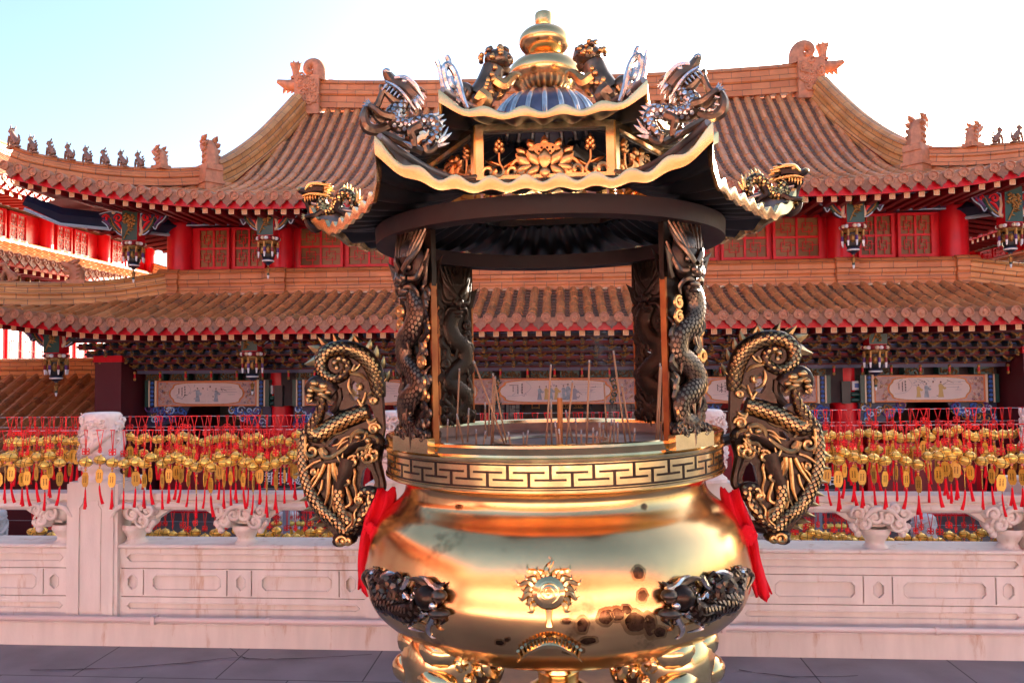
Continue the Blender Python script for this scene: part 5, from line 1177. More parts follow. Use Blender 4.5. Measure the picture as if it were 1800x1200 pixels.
def pendant(parent, big=1.):
    """carved hanging post: square shaft with gilt flowers, scroll wings and a lantern-shaped drop"""
    mb = MB(); mb.bx(-.14, .14, -.14, .14, -.02, .62, 0); mb.bx(-.145, .145, -.145, -.1405, -.01, .60, 1)
    root = mb.build('hanging_post', ['red', 'green'], parent)
    q = random.Random(3); mb = MB()
    for (cx, cz) in ((-.05, .44), (.05, .42), (.0, .34), (-.07, .35), (.07, .32), (.02, .25)):
        for k in range(5): a = k*1.257+q.random(); mb.ball((cx+.038*math.cos(a), -.16, cz+.038*math.sin(a)), (.028, .018, .02), 0, 6, 4)
        mb.ball((cx, -.17, cz), .018, 0, 6, 4)
    mb.tube([(-.10, -.155, .02), (-.04, -.16, .15), (0, -.16, .25)], [.012, .014, .008], 5)
    for (x, z, dx) in ((-.06, .12, 1), (-.02, .18, 1), (.03, .2, 1)): spike(mb, (x, -.158, z), (dx, 0, -.4), .08, .02)
    mb.build('gilt_flowers', 'gilt', root)
    for sg in (-1, 1):
        mb = MB(); f = lambda L: [(sg*a, b) for a, b in L]
        out = catmull([(.16, .50), (.30, .54), (.45, .55), (.60, .52), (.66, .48), (.60, .38), (.50, .30), (.44, .20), (.38, .26), (.30, .16), (.20, .10), (.16, .16), (.15, .32)], 3, True)
        mb.prism([(sg*p[0], p[1]) for p in out], -.05, .05, 0)
        for L, r, c in (([(.18, .12), (.28, .20), (.36, .30), (.42, .44)], [.01, .016, .016, .008], 4), ([(.20, .20), (.26, .30), (.34, .36)], [.012, .03, .01], 2), ([(.42, .28), (.48, .34), (.56, .42), (.62, .48)], [.01, .03, .03, .01], 3), ([(.31, .19), (.40, .30), (.44, .40)], [.02, .03, .01], 1)):
            mb.tube(catmull([(sg*a, -.055, b) for a, b in L], 3), r, 6, c)
        mb.tube(spiral((sg*.27, .42), .085, .02, 0 if sg > 0 else PI, sg*1.2, 16, y=-.058), [.012, .024, .026, .022], 6, 2); mb.tube(spiral((sg*.52, .43), .075, .02, PI if sg > 0 else 0, -sg*1.2, 16, y=-.058), [.012, .022, .024, .02], 6, 2)
        mb.tube(catmull([(sg*p[0], -.052, p[1]) for p in out[::3]]+[(sg*out[0][0], -.052, out[0][1])], 3), .011, 5, 5)
        mb.ball((sg*.37, -.05, .53), (.04, .02, .03), 6, 8, 5); mb.tube(catmull([(sg*.18, -.055, .44), (sg*.16, -.06, .30), (sg*.19, -.06, .16), (sg*.15, -.06, .10), (sg*.13, -.06, .16)], 4), [.012, .024, .028, .024, .012], 6, 6)
        mb.build('scroll_wing', ['navy', 'green', 'red', 'purple', 'gilt', 'ltblue', 'cream'], root)
    mb = MB()
    mb.lathe([(.12, -.02), (.19, -.04), (.19, -.09), (.15, -.12)], 8, 0, smooth=False)
    for k in range(18): a = k*PI/9; mb.ball((.185*math.cos(a), .185*math.sin(a), -.065), (.04, .04, .035), (0, 6, 5)[k % 3], 6, 4)
    mb.lathe([(.165, -.10), (.18, -.14), (.16, -.17)], 12, 1); mb.lathe([(.115, -.16), (.125, -.38), (.10, -.42)], 8, 7, smooth=False)
    for k in range(8):
        a = k*PI/4+PI/8; c = (.125*math.cos(a), .125*math.sin(a)); mb.ball((c[0], c[1], -.27), (.045, .045, .075), 1, 6, 5)
        a = k*PI/4; c = (.178*math.cos(a), .178*math.sin(a))
        mb.tube([(c[0], c[1], -.13), (c[0], c[1], -.23)], .026, 6, 1); mb.tube([(c[0], c[1], -.23), (c[0], c[1], -.31)], .024, 6, (4, 0)[k % 2]); mb.tube([(c[0], c[1], -.31), (c[0], c[1], -.40)], [.022, .012], 6, 5)
    mb.lathe([(.09, -.42), (.105, -.435), (.105, -.45)], 12, 2); mb.lathe([(.105, -.45), (.11, -.46), (.10, -.475)], 12, 5); mb.lathe([(.10, -.475), (.06, -.505), (.03, -.52), (.03, -.54)], 12, 2)
    mb.lathe([(.012, -.54), (.012, -.58), (.04, -.60), (.025, -.65), (.025, -.68)], 8, 1); mb.tube([(0, 0, -.68), (0, 0, -.72)], .024, 6, 3); mb.tube([(0, 0, -.72), (0, 0, -.78)], [.024, .012], 6, 5)
    mb.build('lantern_drop', ['red_dk', 'gilt', 'navy', 'green', 'purple', 'white', 'cream', 'black'], root)
    return root

def bracket_mesh(kind):
    """one gilded bracket cluster of the eaves: winged carving over a block"""
    mb = MB(); q = random.Random(kind)
    mb.bx(-.03, .03, -.10, .16, -.07, .05, 3); mb.bx(-.042, .042, -.115, -.02, -.045, -.01, 1)
    if kind == 0:
        for sx in (-1, 1):
            for k in range(4): mb.tube(catmull([(0, -.12, -.01), (sx*(.05+.015*k), -.125, .0+.018*k), (sx*(.10+.008*k), -.115, -.015+.028*k)], 3), [.008, .011, .004], 5, 0)
        for k in range(6): mb.ball((q.uniform(-.03, .03), -.135, q.uniform(-.05, .06)), (.018, .014, .018), 0, 6, 4)
    else:
        for k in range(9): mb.ball((q.uniform(-.028, .028), -.13, q.uniform(-.09, .05)), (.014, .014, .018), 0, 6, 4)
        mb.ball((0, -.12, -.09), (.028, .028, .028), 0, 8, 5)
    return mb
XC = -.18
def painted_panel(root, x0, x1, z0, z1, y, big, q):
    """painted beam: brocade ends and a figure scene in a lobed cartouche"""
    mb = MB(); mb.bx(x0, x1, y, y+.16, z0, z1); o = mb.build('painted_beam', 'panel', root)
    mb = MB(); t = .022
    for (a, b, e, f) in ((x0, x1, z1-t, z1), (x0, x1, z0, z0+t)): mb.bx(a, b, y-.012, y-.0005, e, f)
    for a in (x0, x1-t): mb.bx(a, a+t, y-.0125, y-.0006, z0+t, z1-t)
    mb.build('beam_edging', 'fret', o)
    cx = (x0+x1)/2; hw = min((x1-x0)/2*.70, 1.0) if not big else .98; h = (z1-z0)/2*.90; cz = (z0+z1)/2
    def lob(hw, h, n=44):
        out = []
        for k in range(n):
            a = 2*PI*k/n; c, s_ = math.cos(a), math.sin(a); e = .42
            out.append((cx+hw*math.copysign(abs(c)**e, c)*(1+.035*math.cos(8*a)), cz+h*math.copysign(abs(s_)**.6, s_)))
        return out
    mb = MB(); mb.prism(lob(hw*1.05, h*1.0), y-.006, y-.001, 0, back=False); mb.prism(lob(hw*1.02, h*.95), y-.009, y-.004, 1, back=False); mb.prism(lob(hw, h*.91), y-.012, y-.008, 2, back=False)
    m = ['fret', 'gilt', 'pink']
    if big:
        for sx in (-1, 1):
            for k in range(7):
                z = cz+h*(k-3)/3.3; x = cx+sx*(hw*1.13-.06*abs(k-3)/3); mb.tube(spiral((x, z), .06, .015, k, sx*1.1, 12, y=y-.008), [.010, .018, .016], 5, 3 if k % 2 else 4)
            xm = cx+sx*(hw*1.13+.75); ring = [(xm+.42*math.copysign(abs(math.cos(a))**.7, math.cos(a)), cz+h*.93*math.copysign(abs(math.sin(a))**.8, math.sin(a))) for a in np.linspace(0, 2*PI, 28, endpoint=False)]
            mb.prism(ring, y-.006, y-.001, 0, back=False); mb.prism([(xm+(a-xm)*.95, cz+(b-cz)*.94) for a, b in ring], y-.010, y-.004, 5, back=False)
            for k in range(10): mb.ball((xm+q.uniform(-.2, .2), y-.012, cz+q.uniform(-.12, .1)), (.05, .004, .03), 6, 6, 3)
            for k in range(8): mb.ball((xm-.05+q.uniform(-.07, .07), y-.015, cz+q.uniform(-.05, .06)), (.035, .004, .03), 7, 6, 3)
        m += ['gilt', 'green', 'cream', 'green', 'red']
    else: m += ['gilt', 'green', 'cream', 'green', 'red']
    mb.build('cartouche', m, o)
    # brocade scrolls on the ends
    mb = MB()
    for sx in (-1, 1):
        e0 = hw*1.07; e1 = (x1-x0)/2
        for k in range(int((e1-e0)*55)+16):
            xx = cx+sx*q.uniform(e0*.96, e1-.03); zz = cz+q.uniform(-.9, .9)*h
            if abs(xx-cx) < hw*1.05 and abs(zz-cz) < h*.75: continue
            mb.tube(spiral((xx, zz), q.uniform(.018, .035), .005, q.uniform(0, 6), 1., 7, y=y-.003), .0045, 4, q.choice((0, 1, 2, 3)))
    mb.build('brocade', ['fret', 'slate', 'cream', 'gilt'], o)
    # ink scene: figures in robes, wash of landscape, columns of small characters
    mb = MB(); yy = y-.0155
    def stroke(L, r, c, d=.4): mb.tube(catmull([(a, yy, b) for a, b in L], 4), r, 6, c, flat=.12)
    def flat_line(x0_, z0_, x1_, z1_): mb.tube([(x0_, yy, z0_), (x1_, yy, z1_)], .0030, 4, 1 if abs(x1_-x0_) > .08 else 0)
    nf = 7 if big else 4
    for k in range(nf):
        fx = cx+hw*(-.30+.75*(k+.3*q.random())/nf); fz = cz-h*.72; hh = h*q.uniform(1.05, 1.4); w = hh*.17; c = q.choice((3, 3, 1, 5, 7))
        mb.prism([(fx-w, fz), (fx+w*1.1, fz), (fx+w*.7, fz+hh*.45), (fx+w*.75, fz+hh*.78), (fx+w*.2, fz+hh*.86), (fx-w*.25, fz+hh*.86), (fx-w*.8, fz+hh*.75), (fx-w*.6, fz+hh*.4)], yy-.001, yy+.004, c, back=False)
        mb.ball((fx+w*.05, yy, fz+hh*.92), (w*.34, .004, w*.4), 4, 8, 5); mb.ball((fx+w*.02, yy-.002, fz+hh*.97), (w*.36, .004, w*.25), 0, 8, 5)
        for j in range(4): stroke([(fx+w*q.uniform(-.6, .6), fz+hh*.75), (fx+w*q.uniform(-.6, .6), fz+hh*.4), (fx+w*q.uniform(-.9, .9), fz+.01)], [.003, .004, .003], 0)
        stroke([(fx+w*.6, fz+hh*.7), (fx+w*1.3, fz+hh*.55), (fx+w*1.9, fz+hh*.62)], [.02, .018, .012], c)
        flat_line(fx-w, fz, fx+w*1.1, fz)
    for k in range(16):
        x = cx+q.uniform(-.85, .85)*hw; z = cz+q.uniform(-.6, .7)*h
        stroke([(x, z), (x+q.uniform(-.06, .06), z+q.uniform(-.05, .05)), (x+q.uniform(-.14, .14), z+q.uniform(-.05, .05))], [.003, .006, .002], q.choice((0, 1, 1)))
    for k in range(4): flat_line(cx+hw*q.uniform(.2, .7), cz+h*(.55-.22*k), cx+hw*q.uniform(.72, .9), cz+h*(.55-.22*k))
    stroke([(cx-hw*.55, cz+h*.85), (cx-hw*.45, cz+h*.3), (cx-hw*.62, cz-h*.3), (cx-hw*.9, cz-h*.42)], .0028, 1)
    for k, xx in enumerate((-.62, -.70, -.79)):
        for j in range((4, 6, 4)[k]):
            s0 = (.026, .015, .015)[k]; z = cz+h*.62-j*s0*1.9-.02*k; x = cx+hw*xx
            for d in range(3): flat_line(x-s0*.5, z-s0*.45*d, x+s0*.5, z-s0*.45*d+.003)
            flat_line(x+s0*q.uniform(-.3, .3), z+s0*.3, x+s0*q.uniform(-.3, .3), z-s0*1.1)
    mb.build('ink_scene', ['ink', 'grey', 'panel', 'robe', 'skin', 'pink', 'green', 'ochre'], o)
    return o

def main_hall():
    root = thing('temple_hall', 'large red temple hall with two tiers of orange tiled roofs beyond the balustrade', 'temple', (XC, 0, 0))
    q = random.Random(13); ST = .234
    # ---------- upper roof
    zsY = np.array(catmull([(12.9, 4.62), (13.6, 4.83), (14.3, 5.12), (15.1, 5.58), (16.0, 6.28), (16.8, 7.05), (17.45, 7.72)], 10))
    zs = lambda y: float(np.interp(y, zsY[:, 0], zsY[:, 1]))
    CX = 9.62
    def eaveY(x): c = max(0, (abs(x)-5)/(CX-5)); return 12.9-.30*c*c
    def lift(x): c = max(0, (abs(x)-4.6)/(CX-4.6)); return .62*c**2.1
    XG0, XG1 = 5.80, 6.62                      # gable ridge: x at the top and at the foot
    hipY = lambda x: 14.45-(abs(x)-XG1)*(14.45-12.75)/(CX-XG1)
    gabY = lambda x: np.interp(abs(x), [XG0, XG1], [17.4, 14.35])
    def upath(x):
        y0 = eaveY(x); ax = abs(x); y1 = 17.40 if ax < XG0 else (gabY(x) if ax < XG1 else hipY(x)); y1 = max(y1, y0+.12)
        L = []
        for t in np.linspace(0, 1, 26):
            y = y0+(y1-y0)*t; f = max(0, 1-(y-y0)/1.9); L.append((x, y, zs(max(y, 12.9))+(zs(12.9)-zs(12.9+.0))+lift(x)*f*(2-f)*.5*1.0+lift(x)*f*.5))
        return L
    xs = [ST*(k+.5) for k in range(-42, 42)]; xs = [x for x in xs if abs(x) < CX-.12]
    c = dict(y0=12.9, wall_y=14.6, wall_z=4.86, wall_x=7.6, r=.076)
    paths, _ = roof_front(root, 'upper_roof', c, xs, upath, 1, 'tile'); rafters(root, paths, c)
    # back and side slopes, gables
    mb = MB(); N = 14
    for k in range(N):
        y0, y1 = 12.9+4.5*k/N, 12.9+4.5*(k+1)/N
        mb.add([(-CX+.2+3.4*min(1, k/4), 34.9-y0, zs(y0)), (CX-.2-3.4*min(1, k/4), 34.9-y0, zs(y0)), (CX-.2-3.4*min(1, (k+1)/4), 34.9-y1, zs(y1)), (-CX+.2+3.4*min(1, (k+1)/4), 34.9-y1, zs(y1))], [(0, 1, 2, 3)])
    for s in (-1, 1):
        mb.add([(s*(CX-.05), 12.8, 5.1), (s*(CX-.05), 22, 5.0), (s*XG1, 20.5, 5.5), (s*XG1, 14.4, 5.2)], [(0, 1, 2, 3)], 0)
        mb.add([(s*XG1*.97, 14.4, 5.1), (s*XG1*.97, 20.5, 5.1), (s*XG0*.97, 17.45, 7.6)], [(0, 1, 2)], 1)
    mb.build('rear_slopes', ['tile', 'red_dk'], root, sharp=0)
    # soffit and rafters seen beyond the corner columns
    for s in (-1, 1):
        mb = MB(); mb.add([(s*7.6, 13.0, 4.9), (s*7.6, 21, 4.9), (s*(CX-.1), 21, 4.60), (s*(CX-.1), 13.4, 4.72)], [(0, 1, 2, 3)])
        for y in np.arange(14.2, 20.5, .42): mb.tube([(s*7.6, y, 4.85), (s*(CX-.08), y, 4.55)], .055, 4, smooth=False)
        mb.bx(s*(CX-.09)-.03, s*(CX-.09)+.03, 14, 21, 4.55, 4.72)
        mb.build('side_soffit', 'red_dk', root)
    # ridges
    mb = MB(); P = [(x, 17.45, 7.62+.12*(abs(x)/5.6)**3) for x in np.linspace(-5.65, 5.65, 30)]
    mb.sweep(P, RPROF(.17, .68)); mb.build('main_ridge', 'ridge', root, sharp=20)
    for s in (-1, 1):
        P = []
        for y in np.linspace(17.35, 14.42, 26): P.append((s*float(np.interp(-y, [-17.4, -14.35], [XG0, XG1])), y, zs(y)-.02))
        mb = MB(); mb.sweep(P, RPROF(.16, .50)); mb.build('gable_ridge', 'ridge_amber', root, sharp=20)
        mb = MB()
        for p in P[::2]: pass
        P = []
        for x in np.linspace(XG1-.05, CX-.05, 18): P.append((s*x, hipY(x), zs(max(12.9, hipY(x)))+lift(x)*np.interp(x, [XG1, CX], [.5, 1.05])+.02))
        mb = MB(); mb.sweep(P, RPROF(.13, .36)); mb.build('hip_ridge', 'ridge', root, sharp=20)
        # animals
        ks = [(8, .30)]+[(k, .34) for k in range(7)]
        for i in range(9):
            t = .98-.083*i if i < 8 else .30
            if s > 0 and i > 7: t = .30
            n = len(P)-1; f = t*n; a = int(min(f, n-1)); p = np.array(P[a])+(np.array(P[a+1])-np.array(P[a]))*(f-a)
            if i == 8: o = beast_head(.46).build('roof_beast', 'terra', root, sharp=50)
            else: o = beast(i, .31 if i else .36, q).build('roof_figure', 'figure', root, sharp=50)
            o.location = (p[0], p[1], p[2]+.355); o.rotation_euler = (0, 0, R(-25) if s < 0 else R(205))
        # upright head block at the foot of the gable ridge
        mb = beast_head(.70); mb.bx(-.16, .30, -.17, .17, -.55, -.041); mb.bx(-.19, .33, -.2, .2, -.30, -.24)
        o = mb.build('gable_beast', 'terra', root, sharp=40); o.location = (s*(XG1+.08), 14.36, 5.52); o.rotation_euler = (0, 0, R(-40) if s < 0 else R(220))
        # ridge-end ornament: curled tail, plumed vase, side snout, carved blocks
        mb = MB(); sx = s
        mb.bx(min(sx*5.42, sx*6.0), max(sx*5.42, sx*6.0), 17.18, 17.72, 7.55, 8.46); mb.bx(min(sx*5.40, sx*5.70), max(sx*5.40, sx*5.70), 17.16, 17.74, 8.0, 8.03)
        mb.tube(catmull([(sx*5.47, 17.42, 8.38), (sx*5.46, 17.42, 8.62), (sx*5.55, 17.42, 8.79), (sx*5.71, 17.42, 8.79), (sx*5.77, 17.42, 8.67), (sx*5.69, 17.42, 8.60), (sx*5.64, 17.42, 8.66)], 5), [.20, .17, .135, .115, .10, .08, .05], 10, flat=1.1)
        mb.lathe([(.12, 0), (.14, .05), (.09, .09), (.10, .20), (.15, .36)], 10, c=(sx*6.03, 17.42, 8.44))
        for k in range(7): spike(mb, (sx*6.03+.10*math.cos(k*.9), 17.42+.10*math.sin(k*.9), 8.76), (.3*math.cos(k*.9), .3*math.sin(k*.9), 1), .10, .045)
        mb.tube([(sx*5.9, 17.42, 8.30), (sx*6.25, 17.42, 8.32), (sx*6.48, 17.42, 8.42)], [.17, .13, .05], 8); 
        for k in range(3): spike(mb, (sx*(6.1+.1*k), 17.42, 8.22), (sx*.5, 0, -1), .12, .05)
        for k in range(24):
            a = q.uniform(0, 6); mb.tube(spiral((sx*q.uniform(5.5, 5.92), q.uniform(7.75, 8.45)), .09, .02, a, 1.2, 9, y=17.17), [.02, .035, .03], 5)
        spike(mb, (sx*5.35, 17.42, 8.35), (-sx, 0, .3), .22, .06)
        mb.build('ridge_ornament', 'terra', root, sharp=45)
    # ---------- upper storey
    mb = MB(); mb.bx(-7.4, 7.4, 14.70, 20.5, 3.3, 4.95); mb.build('upper_wall', 'red', root)
    for x in (-7.38, -5.33, -1.85, 1.85, 5.33, 7.38): column(root, x, 14.62, 3.45, 4.85, .235)
    for a, b, n in ((-7.05, -5.62, 2), (-5.02, -2.15, 3), (-1.55, 1.55, 3), (2.15, 5.02, 3), (5.62, 7.05, 2)):
        w = (b-a)/n
        for k in range(n): window(root, a+w*k+.035, a+w*(k+1)-.035, 3.62, 4.44, 14.64)
    mb = MB(); mb.bx(-7.3, 7.3, 14.58, 14.69, 3.50, 3.58); mb.build('sill_beam', 'red', root)
    mb = MB(); mb.bx(-8.3, 8.3, 14.50, 14.74, 4.46, 4.80); mb.build('head_beam', 'navy', root)
    mb = MB()
    for x in np.arange(-7.2, 7.3, .33):
        mb.tube(spiral((x, 4.62), .09, .02, q.uniform(0, 6), 1.2, 10, y=14.49), [.012, .02, .02], 5, q.choice((0, 1, 2, 3))); mb.bx(x+.11, x+.2, 14.485, 14.4995, 4.50, 4.75, q.choice((0, 1, 3)))
    mb.bx(-8.3, 8.3, 14.487, 14.4995, 4.77, 4.795, 4); mb.bx(-8.3, 8.3, 14.487, 14.4995, 4.465, 4.49, 4)
    mb.build('beam_painting', ['green', 'red', 'ltblue', 'purple', 'ltblue'], root)
    # corner beams reaching out to the eaves
    for s in (-1, 1):
        mb = MB(); P = [(s*7.4, 14.5, 4.45), (s*9.0, 13.4, 4.50), (s*9.45, 13.05, 4.72)]
        mb.tube(P, [.14, .14, .10], 4, 0, smooth=False); mb.tube([(a, b-.02, c_-.17) for a, b, c_ in P], .03, 4, 1, smooth=False)
        mb.build('corner_beam', ['navy', 'ltblue'], root)
    pend = pendant(root); pend.location = (-5.15, 13.5, 4.06)
    for x, y, z in ((5.15, 13.5, 4.06), (-7.82, 13.75, 4.06), (7.88, 13.75, 4.06), (-1.85, 13.5, 4.06), (1.85, 13.5, 4.06)): p = dup(pend, root); p.location = (x, y, z)
    # ---------- lower roof
    LX = 10.9
    def lY(x): cc = max(0, (abs(x)-6.5)/(LX-6.5)); return 12.6-.25*cc*cc
    def llift(x): cc = max(0, (abs(x)-6.6)/(LX-6.6)); return .50*cc**2
    lhip = lambda x: 14.38-(abs(x)-7.5)*(14.38-12.45)/(LX-7.5)
    lz = lambda y: float(np.interp(y, [12.6, 13.2, 13.8, 14.4], [2.43, 2.62, 2.85, 3.12]))
    def lpath(x):
        y0 = lY(x); y1 = 14.38 if abs(x) < 7.5 else lhip(x); y1 = max(y1, y0+.12)
        return [(x, y0+(y1-y0)*t, lz(max(12.6, y0+(y1-y0)*t))+llift(x)*(1-.55*(y0+(y1-y0)*t-y0)/1.9)) for t in np.linspace(0, 1, 12)]
    xs = [.238*(k+.5) for k in range(-46, 46)]; xs = [x for x in xs if abs(x) < LX-.1]
    c = dict(y0=12.6, wall_y=14.2, wall_z=2.42, wall_x=8.4, r=.080)
    paths, _ = roof_front(root, 'lower_roof', c, xs, lpath, 1, 'tile_warm'); rafters(root, paths, c)
    mb = MB(); z0 = 3.08
    P = [(-7.75, 14.42, z0), (-7.12, 14.42, z0), (7.12, 14.42, z0), (7.75, 14.42, z0)]
    mb.sweep([(x, 14.44, z0) for x in np.linspace(-7.7, 7.7, 40)], RPROF(.13, .50)); mb.build('pent_ridge', 'ridge', root, sharp=20)
    for x in (-7.45, -5.33, -1.85, 1.85, 5.33, 7.45):
        mb = MB(); mb.sweep([(x-.20, 14.37, z0-.004), (x+.20, 14.37, z0-.004)], RPROF(.13, .512)); mb.build('pent_ridge_block', 'ridge', root, sharp=20)
    mb = MB()
    for x in np.arange(-7.3, 7.3, .266): mb.ball((x, 14.32, 3.09), (.06, .05, .03), 0, 8, 5)
    mb.build('ridge_mortar', 'cream', root)
    for s in (-1, 1):
        P = [(s*x, lhip(x), lz(max(12.6, lhip(x)))+llift(x)*np.interp(x, [7.5, LX], [.45, 1])+np.interp(x, [7.5, 8.2, LX], [.0, -.02, .06])) for x in np.linspace(7.48, LX-.03, 16)]
        mb = MB(); mb.sweep(P, RPROF(.14, .42)); mb.build('hip_ridge', 'ridge_amber', root, sharp=20)
        for i, (t, k) in enumerate(((.42, 'h'), (.68, 1), (.80, 2), (.92, 3))):
            n = len(P)-1; f = t*n; a = int(f); p = np.array(P[a])+(np.array(P[a+1])-np.array(P[a]))*(f-a)
            o = beast_head(.46).build('roof_beast', 'terra', root, sharp=50) if k == 'h' else beast(k, .36, q).build('roof_figure', 'terra', root, sharp=50)
            o.location = (p[0], p[1], p[2]+.42); o.rotation_euler = (0, 0, R(28) if s < 0 else R(152))
    # side slopes of the lower roof
    for s in (-1, 1):
        mb = MB(); mb.add([(s*(LX-.05), 12.4, 2.85), (s*(LX-.05), 21, 2.5), (s*7.5, 21, 3.1), (s*7.5, 14.4, 3.1)], [(0, 1, 2, 3)]); mb.build('side_slope', 'tile', root)
    # ---------- eave carvings: tiers of brackets
    mb = MB()
    for t in range(5):
        y, z = 14.02-.24*t, 1.70+.125*t; mb.bx(-8.6, 8.6, y-.03, y+.03, z-.025, z+.02, t % 2); mb.bx(-8.6, 8.6, y+.031, y+.05, z-.06, z+.06, 2)
        for x in np.arange(-8.33, 8.5, .245):
            for e in (-.035, .035): mb.ball((x+.1225+e, y-.035, z+.05), (.020, .02, .016), 3, 6, 4)
            mb.bx(x+.06, x+.19, y-.034, y+.03, z+.0201, z+.036, 6)
    mb.bx(-8.6, 8.6, 14.16, 14.28, 1.60, 2.5, 4); mb.bx(-8.6, 8.6, 14.08, 14.1599, 1.58, 1.68, 5)
    for k in range(35):
        x = -8.33+.49*k
        for t in range(4): mb.tube([(x, 14.1-.24*t, 1.76+.125*t), (x, 13.72-.24*t, 1.84+.125*t)], .028, 4, t % 2, smooth=False)
    mb.build('bracket_beams', ['navy', 'red_dk', 'maroon', 'gilt_dk', 'dark', 'slate', 'blue'], root)
    protos = []
    sets = []
    def bset(i):
        mb = MB()
        for t in range(4):
            b = bracket_mesh(0 if (t+i) % 2 == 0 else 1)
            b.xform(Matrix.Translation((0, 13.93-.24*t, 1.72+.125*t)) @ Matrix.Diagonal((.95, 1, .72, 1))); mb.add(b.v, b.f, 0); mb.m[-len(b.m):] = b.m
        if i == 0:
            mb.ball((0, 13.86, 1.60), .03, 0, 8, 5); mb.tube([(0, 13.86, 1.60), (0, 13.86, 1.50)], .02, 6, 2); mb.ball((0, 13.86, 1.48), (.028, .028, .035), 0, 8, 5)
        return mb.build('bracket_set', ['gilt', 'gilt_dk', 'red', 'teal'], root)
    b0, b1 = bset(0), bset(1); xs_b = [-8.33+.245*k for k in range(69)]
    for k, x in enumerate(xs_b):
        src = b0 if k % 2 == 0 else b1
        if k < 2: src.location = (x, 0, 0)
        else: o = src.copy(); COL.objects.link(o); o.parent = root; o.location = (x, 0, 0)
    # ---------- lower storey: columns, beams, carved blocks, scroll brackets
    cols = (-5.33, -1.85, 1.85, 5.33)
    for x in cols: column(root, x, 14.6, -1.4, 1.9, .262)
    bays = ((-7.83, -5.40, 0), (-4.95, -2.2, 0), (-1.60, 1.60, 1), (2.2, 4.95, 0), (5.47, 7.86, 0))
    for a, b, big in bays:
        a0, b0_ = a+.03, b-.03
        if not big:
            painted_panel(root, a+.24, b-.24, .96, 1.44, 14.2, 0, q)
            for s, e in ((a, 1), (b, -1)):
                mb = MB(); xs3 = sorted((s, s+e*.075)); mb.bx(xs3[0], xs3[1], 14.19, 14.36, .95, 1.45, 0)
                xs3 = sorted((s+e*.0755, s+e*.10)); mb.bx(xs3[0], xs3[1], 14.18, 14.36, .95, 1.45, 1)
                xs3 = sorted((s+e*.1005, s+e*.195)); mb.bx(xs3[0], xs3[1], 14.20, 14.36, .95, 1.45, 2)
                for k in range(6): mb.ball((s+e*.148, 14.18, 1.0+.08*k), (.034, .03, .034), 3, 9, 6)
                xs3 = sorted((s+e*.1955, s+e*.235)); mb.bx(xs3[0], xs3[1], 14.185, 14.36, .95, 1.45, 1)
                mb.build('studded_end', ['green', 'cream', 'black', 'blue'], root)
        else:
            painted_panel(root, a-.1, b+.1, .96, 1.44, 14.2, 1, q)
        n = int((b-a)/.485)
        for k in range(n):
            x = a+(b-a)*(k+.5)/n; mb = MB(); mb.bx(x-.17, x+.17, 14.10, 14.3, 1.452, 1.575, 1)
            for j in range(34): mb.ball((x+q.uniform(-.155, .155), 14.09, q.uniform(1.47, 1.56)), (.018, .02, .02), 0, 6, 4)
            mb.build('carved_block', ['gilt_dk', 'green'], root)
        for s, e in () if big else ((a, 1), (b, -1)):
            mb = MB(); out = [(s, .945), (s+e*.85, .945), (s+e*.80, .84), (s+e*.6, .78), (s+e*.55, .66), (s+e*.3, .58), (s+e*.08, .55), (s, .6)]
            mb.prism(out, 14.28, 14.36, 4)
            for k in range(26):
                xx = s+e*q.uniform(.05, .75); lo = np.interp(abs(xx-s), [0, .55, .85], [.58, .70, .88]); mb.tube(spiral((xx, q.uniform(lo, .92)), q.uniform(.05, .10), .02, q.uniform(0, 6), 1.1, 9, y=14.265), [.010, .016, .012], 5, q.choice((0, 0, 1, 2, 3)))
            mb.build('scroll_bracket', ['blue', 'ltblue', 'gilt', 'purple', 'navy'], root)
    mb = MB(); mb.bx(-8.0, 8.0, 14.36, 14.48, .95, 2.45); mb.build('lintel', 'dark', root)
    pend = pendant(root); pend.location = (-5.33, 13.25, 1.98)
    for x, y, z in ((5.37, 13.25, 1.98), (-8.85, 13.1, 1.98), (8.95, 13.1, 1.98), (-1.85, 13.25, 1.98), (1.85, 13.25, 1.98)): p = dup(pend, root); p.location = (x, y, z)
    # end piers, inner walls, doors
    for s in (-1, 1):
        mb = MB(); mb.bx(min(s*7.92, s*8.42), max(s*7.92, s*8.42), 13.55, 17.79, -1.4, 1.80); mb.bx(min(s*7.9, s*8.44), max(s*7.9, s*8.44), 13.53, 17.79, 1.801, 1.98, 1); mb.build('end_pier', ['maroon', 'red'], root)
    mb = MB(); mb.bx(-8.4, 8.4, 17.6, 17.8, -1.4, 3.1, 0)
    for x in (-5.6, -1.95, 1.95, 5.6): mb.bx(x-.2, x+.2, 17.45, 17.6, -1.4, 3.0, 1)
    mb.build('inner_wall', ['brownwall', 'brownwall'], root)
    mb = MB(); mb.bx(-8, 8, 14.4, 17.6, 2.0, 2.05); mb.build('porch_ceiling', 'dark', root)
    for a in (-7.4, -4.9, 3.3, 5.9):
        mb = MB()
        for k in range(2): mb.bx(a+.75*k, a+.75*k+.70, 17.52, 17.59, -1.4, .80, 0); mb.bx(a+.75*k+.08, a+.75*k+.62, 17.505, 17.519, -1.0, -.2, 1); mb.bx(a+.75*k+.08, a+.75*k+.62, 17.505, 17.519, 0, .7, 1)
        mb.build('door', ['red', 'red_dk'], root)
    for x in (-1.55, 1.05): window(root, x, x+.75, .30, 1.02, 17.45, 'navy', 'boxwhite', 2, 1)
    mb = MB(); mb.bx(-.75, .78, 17.3, 17.36, .66, 1.14); pl = mb.build('name_board', 'black', root)
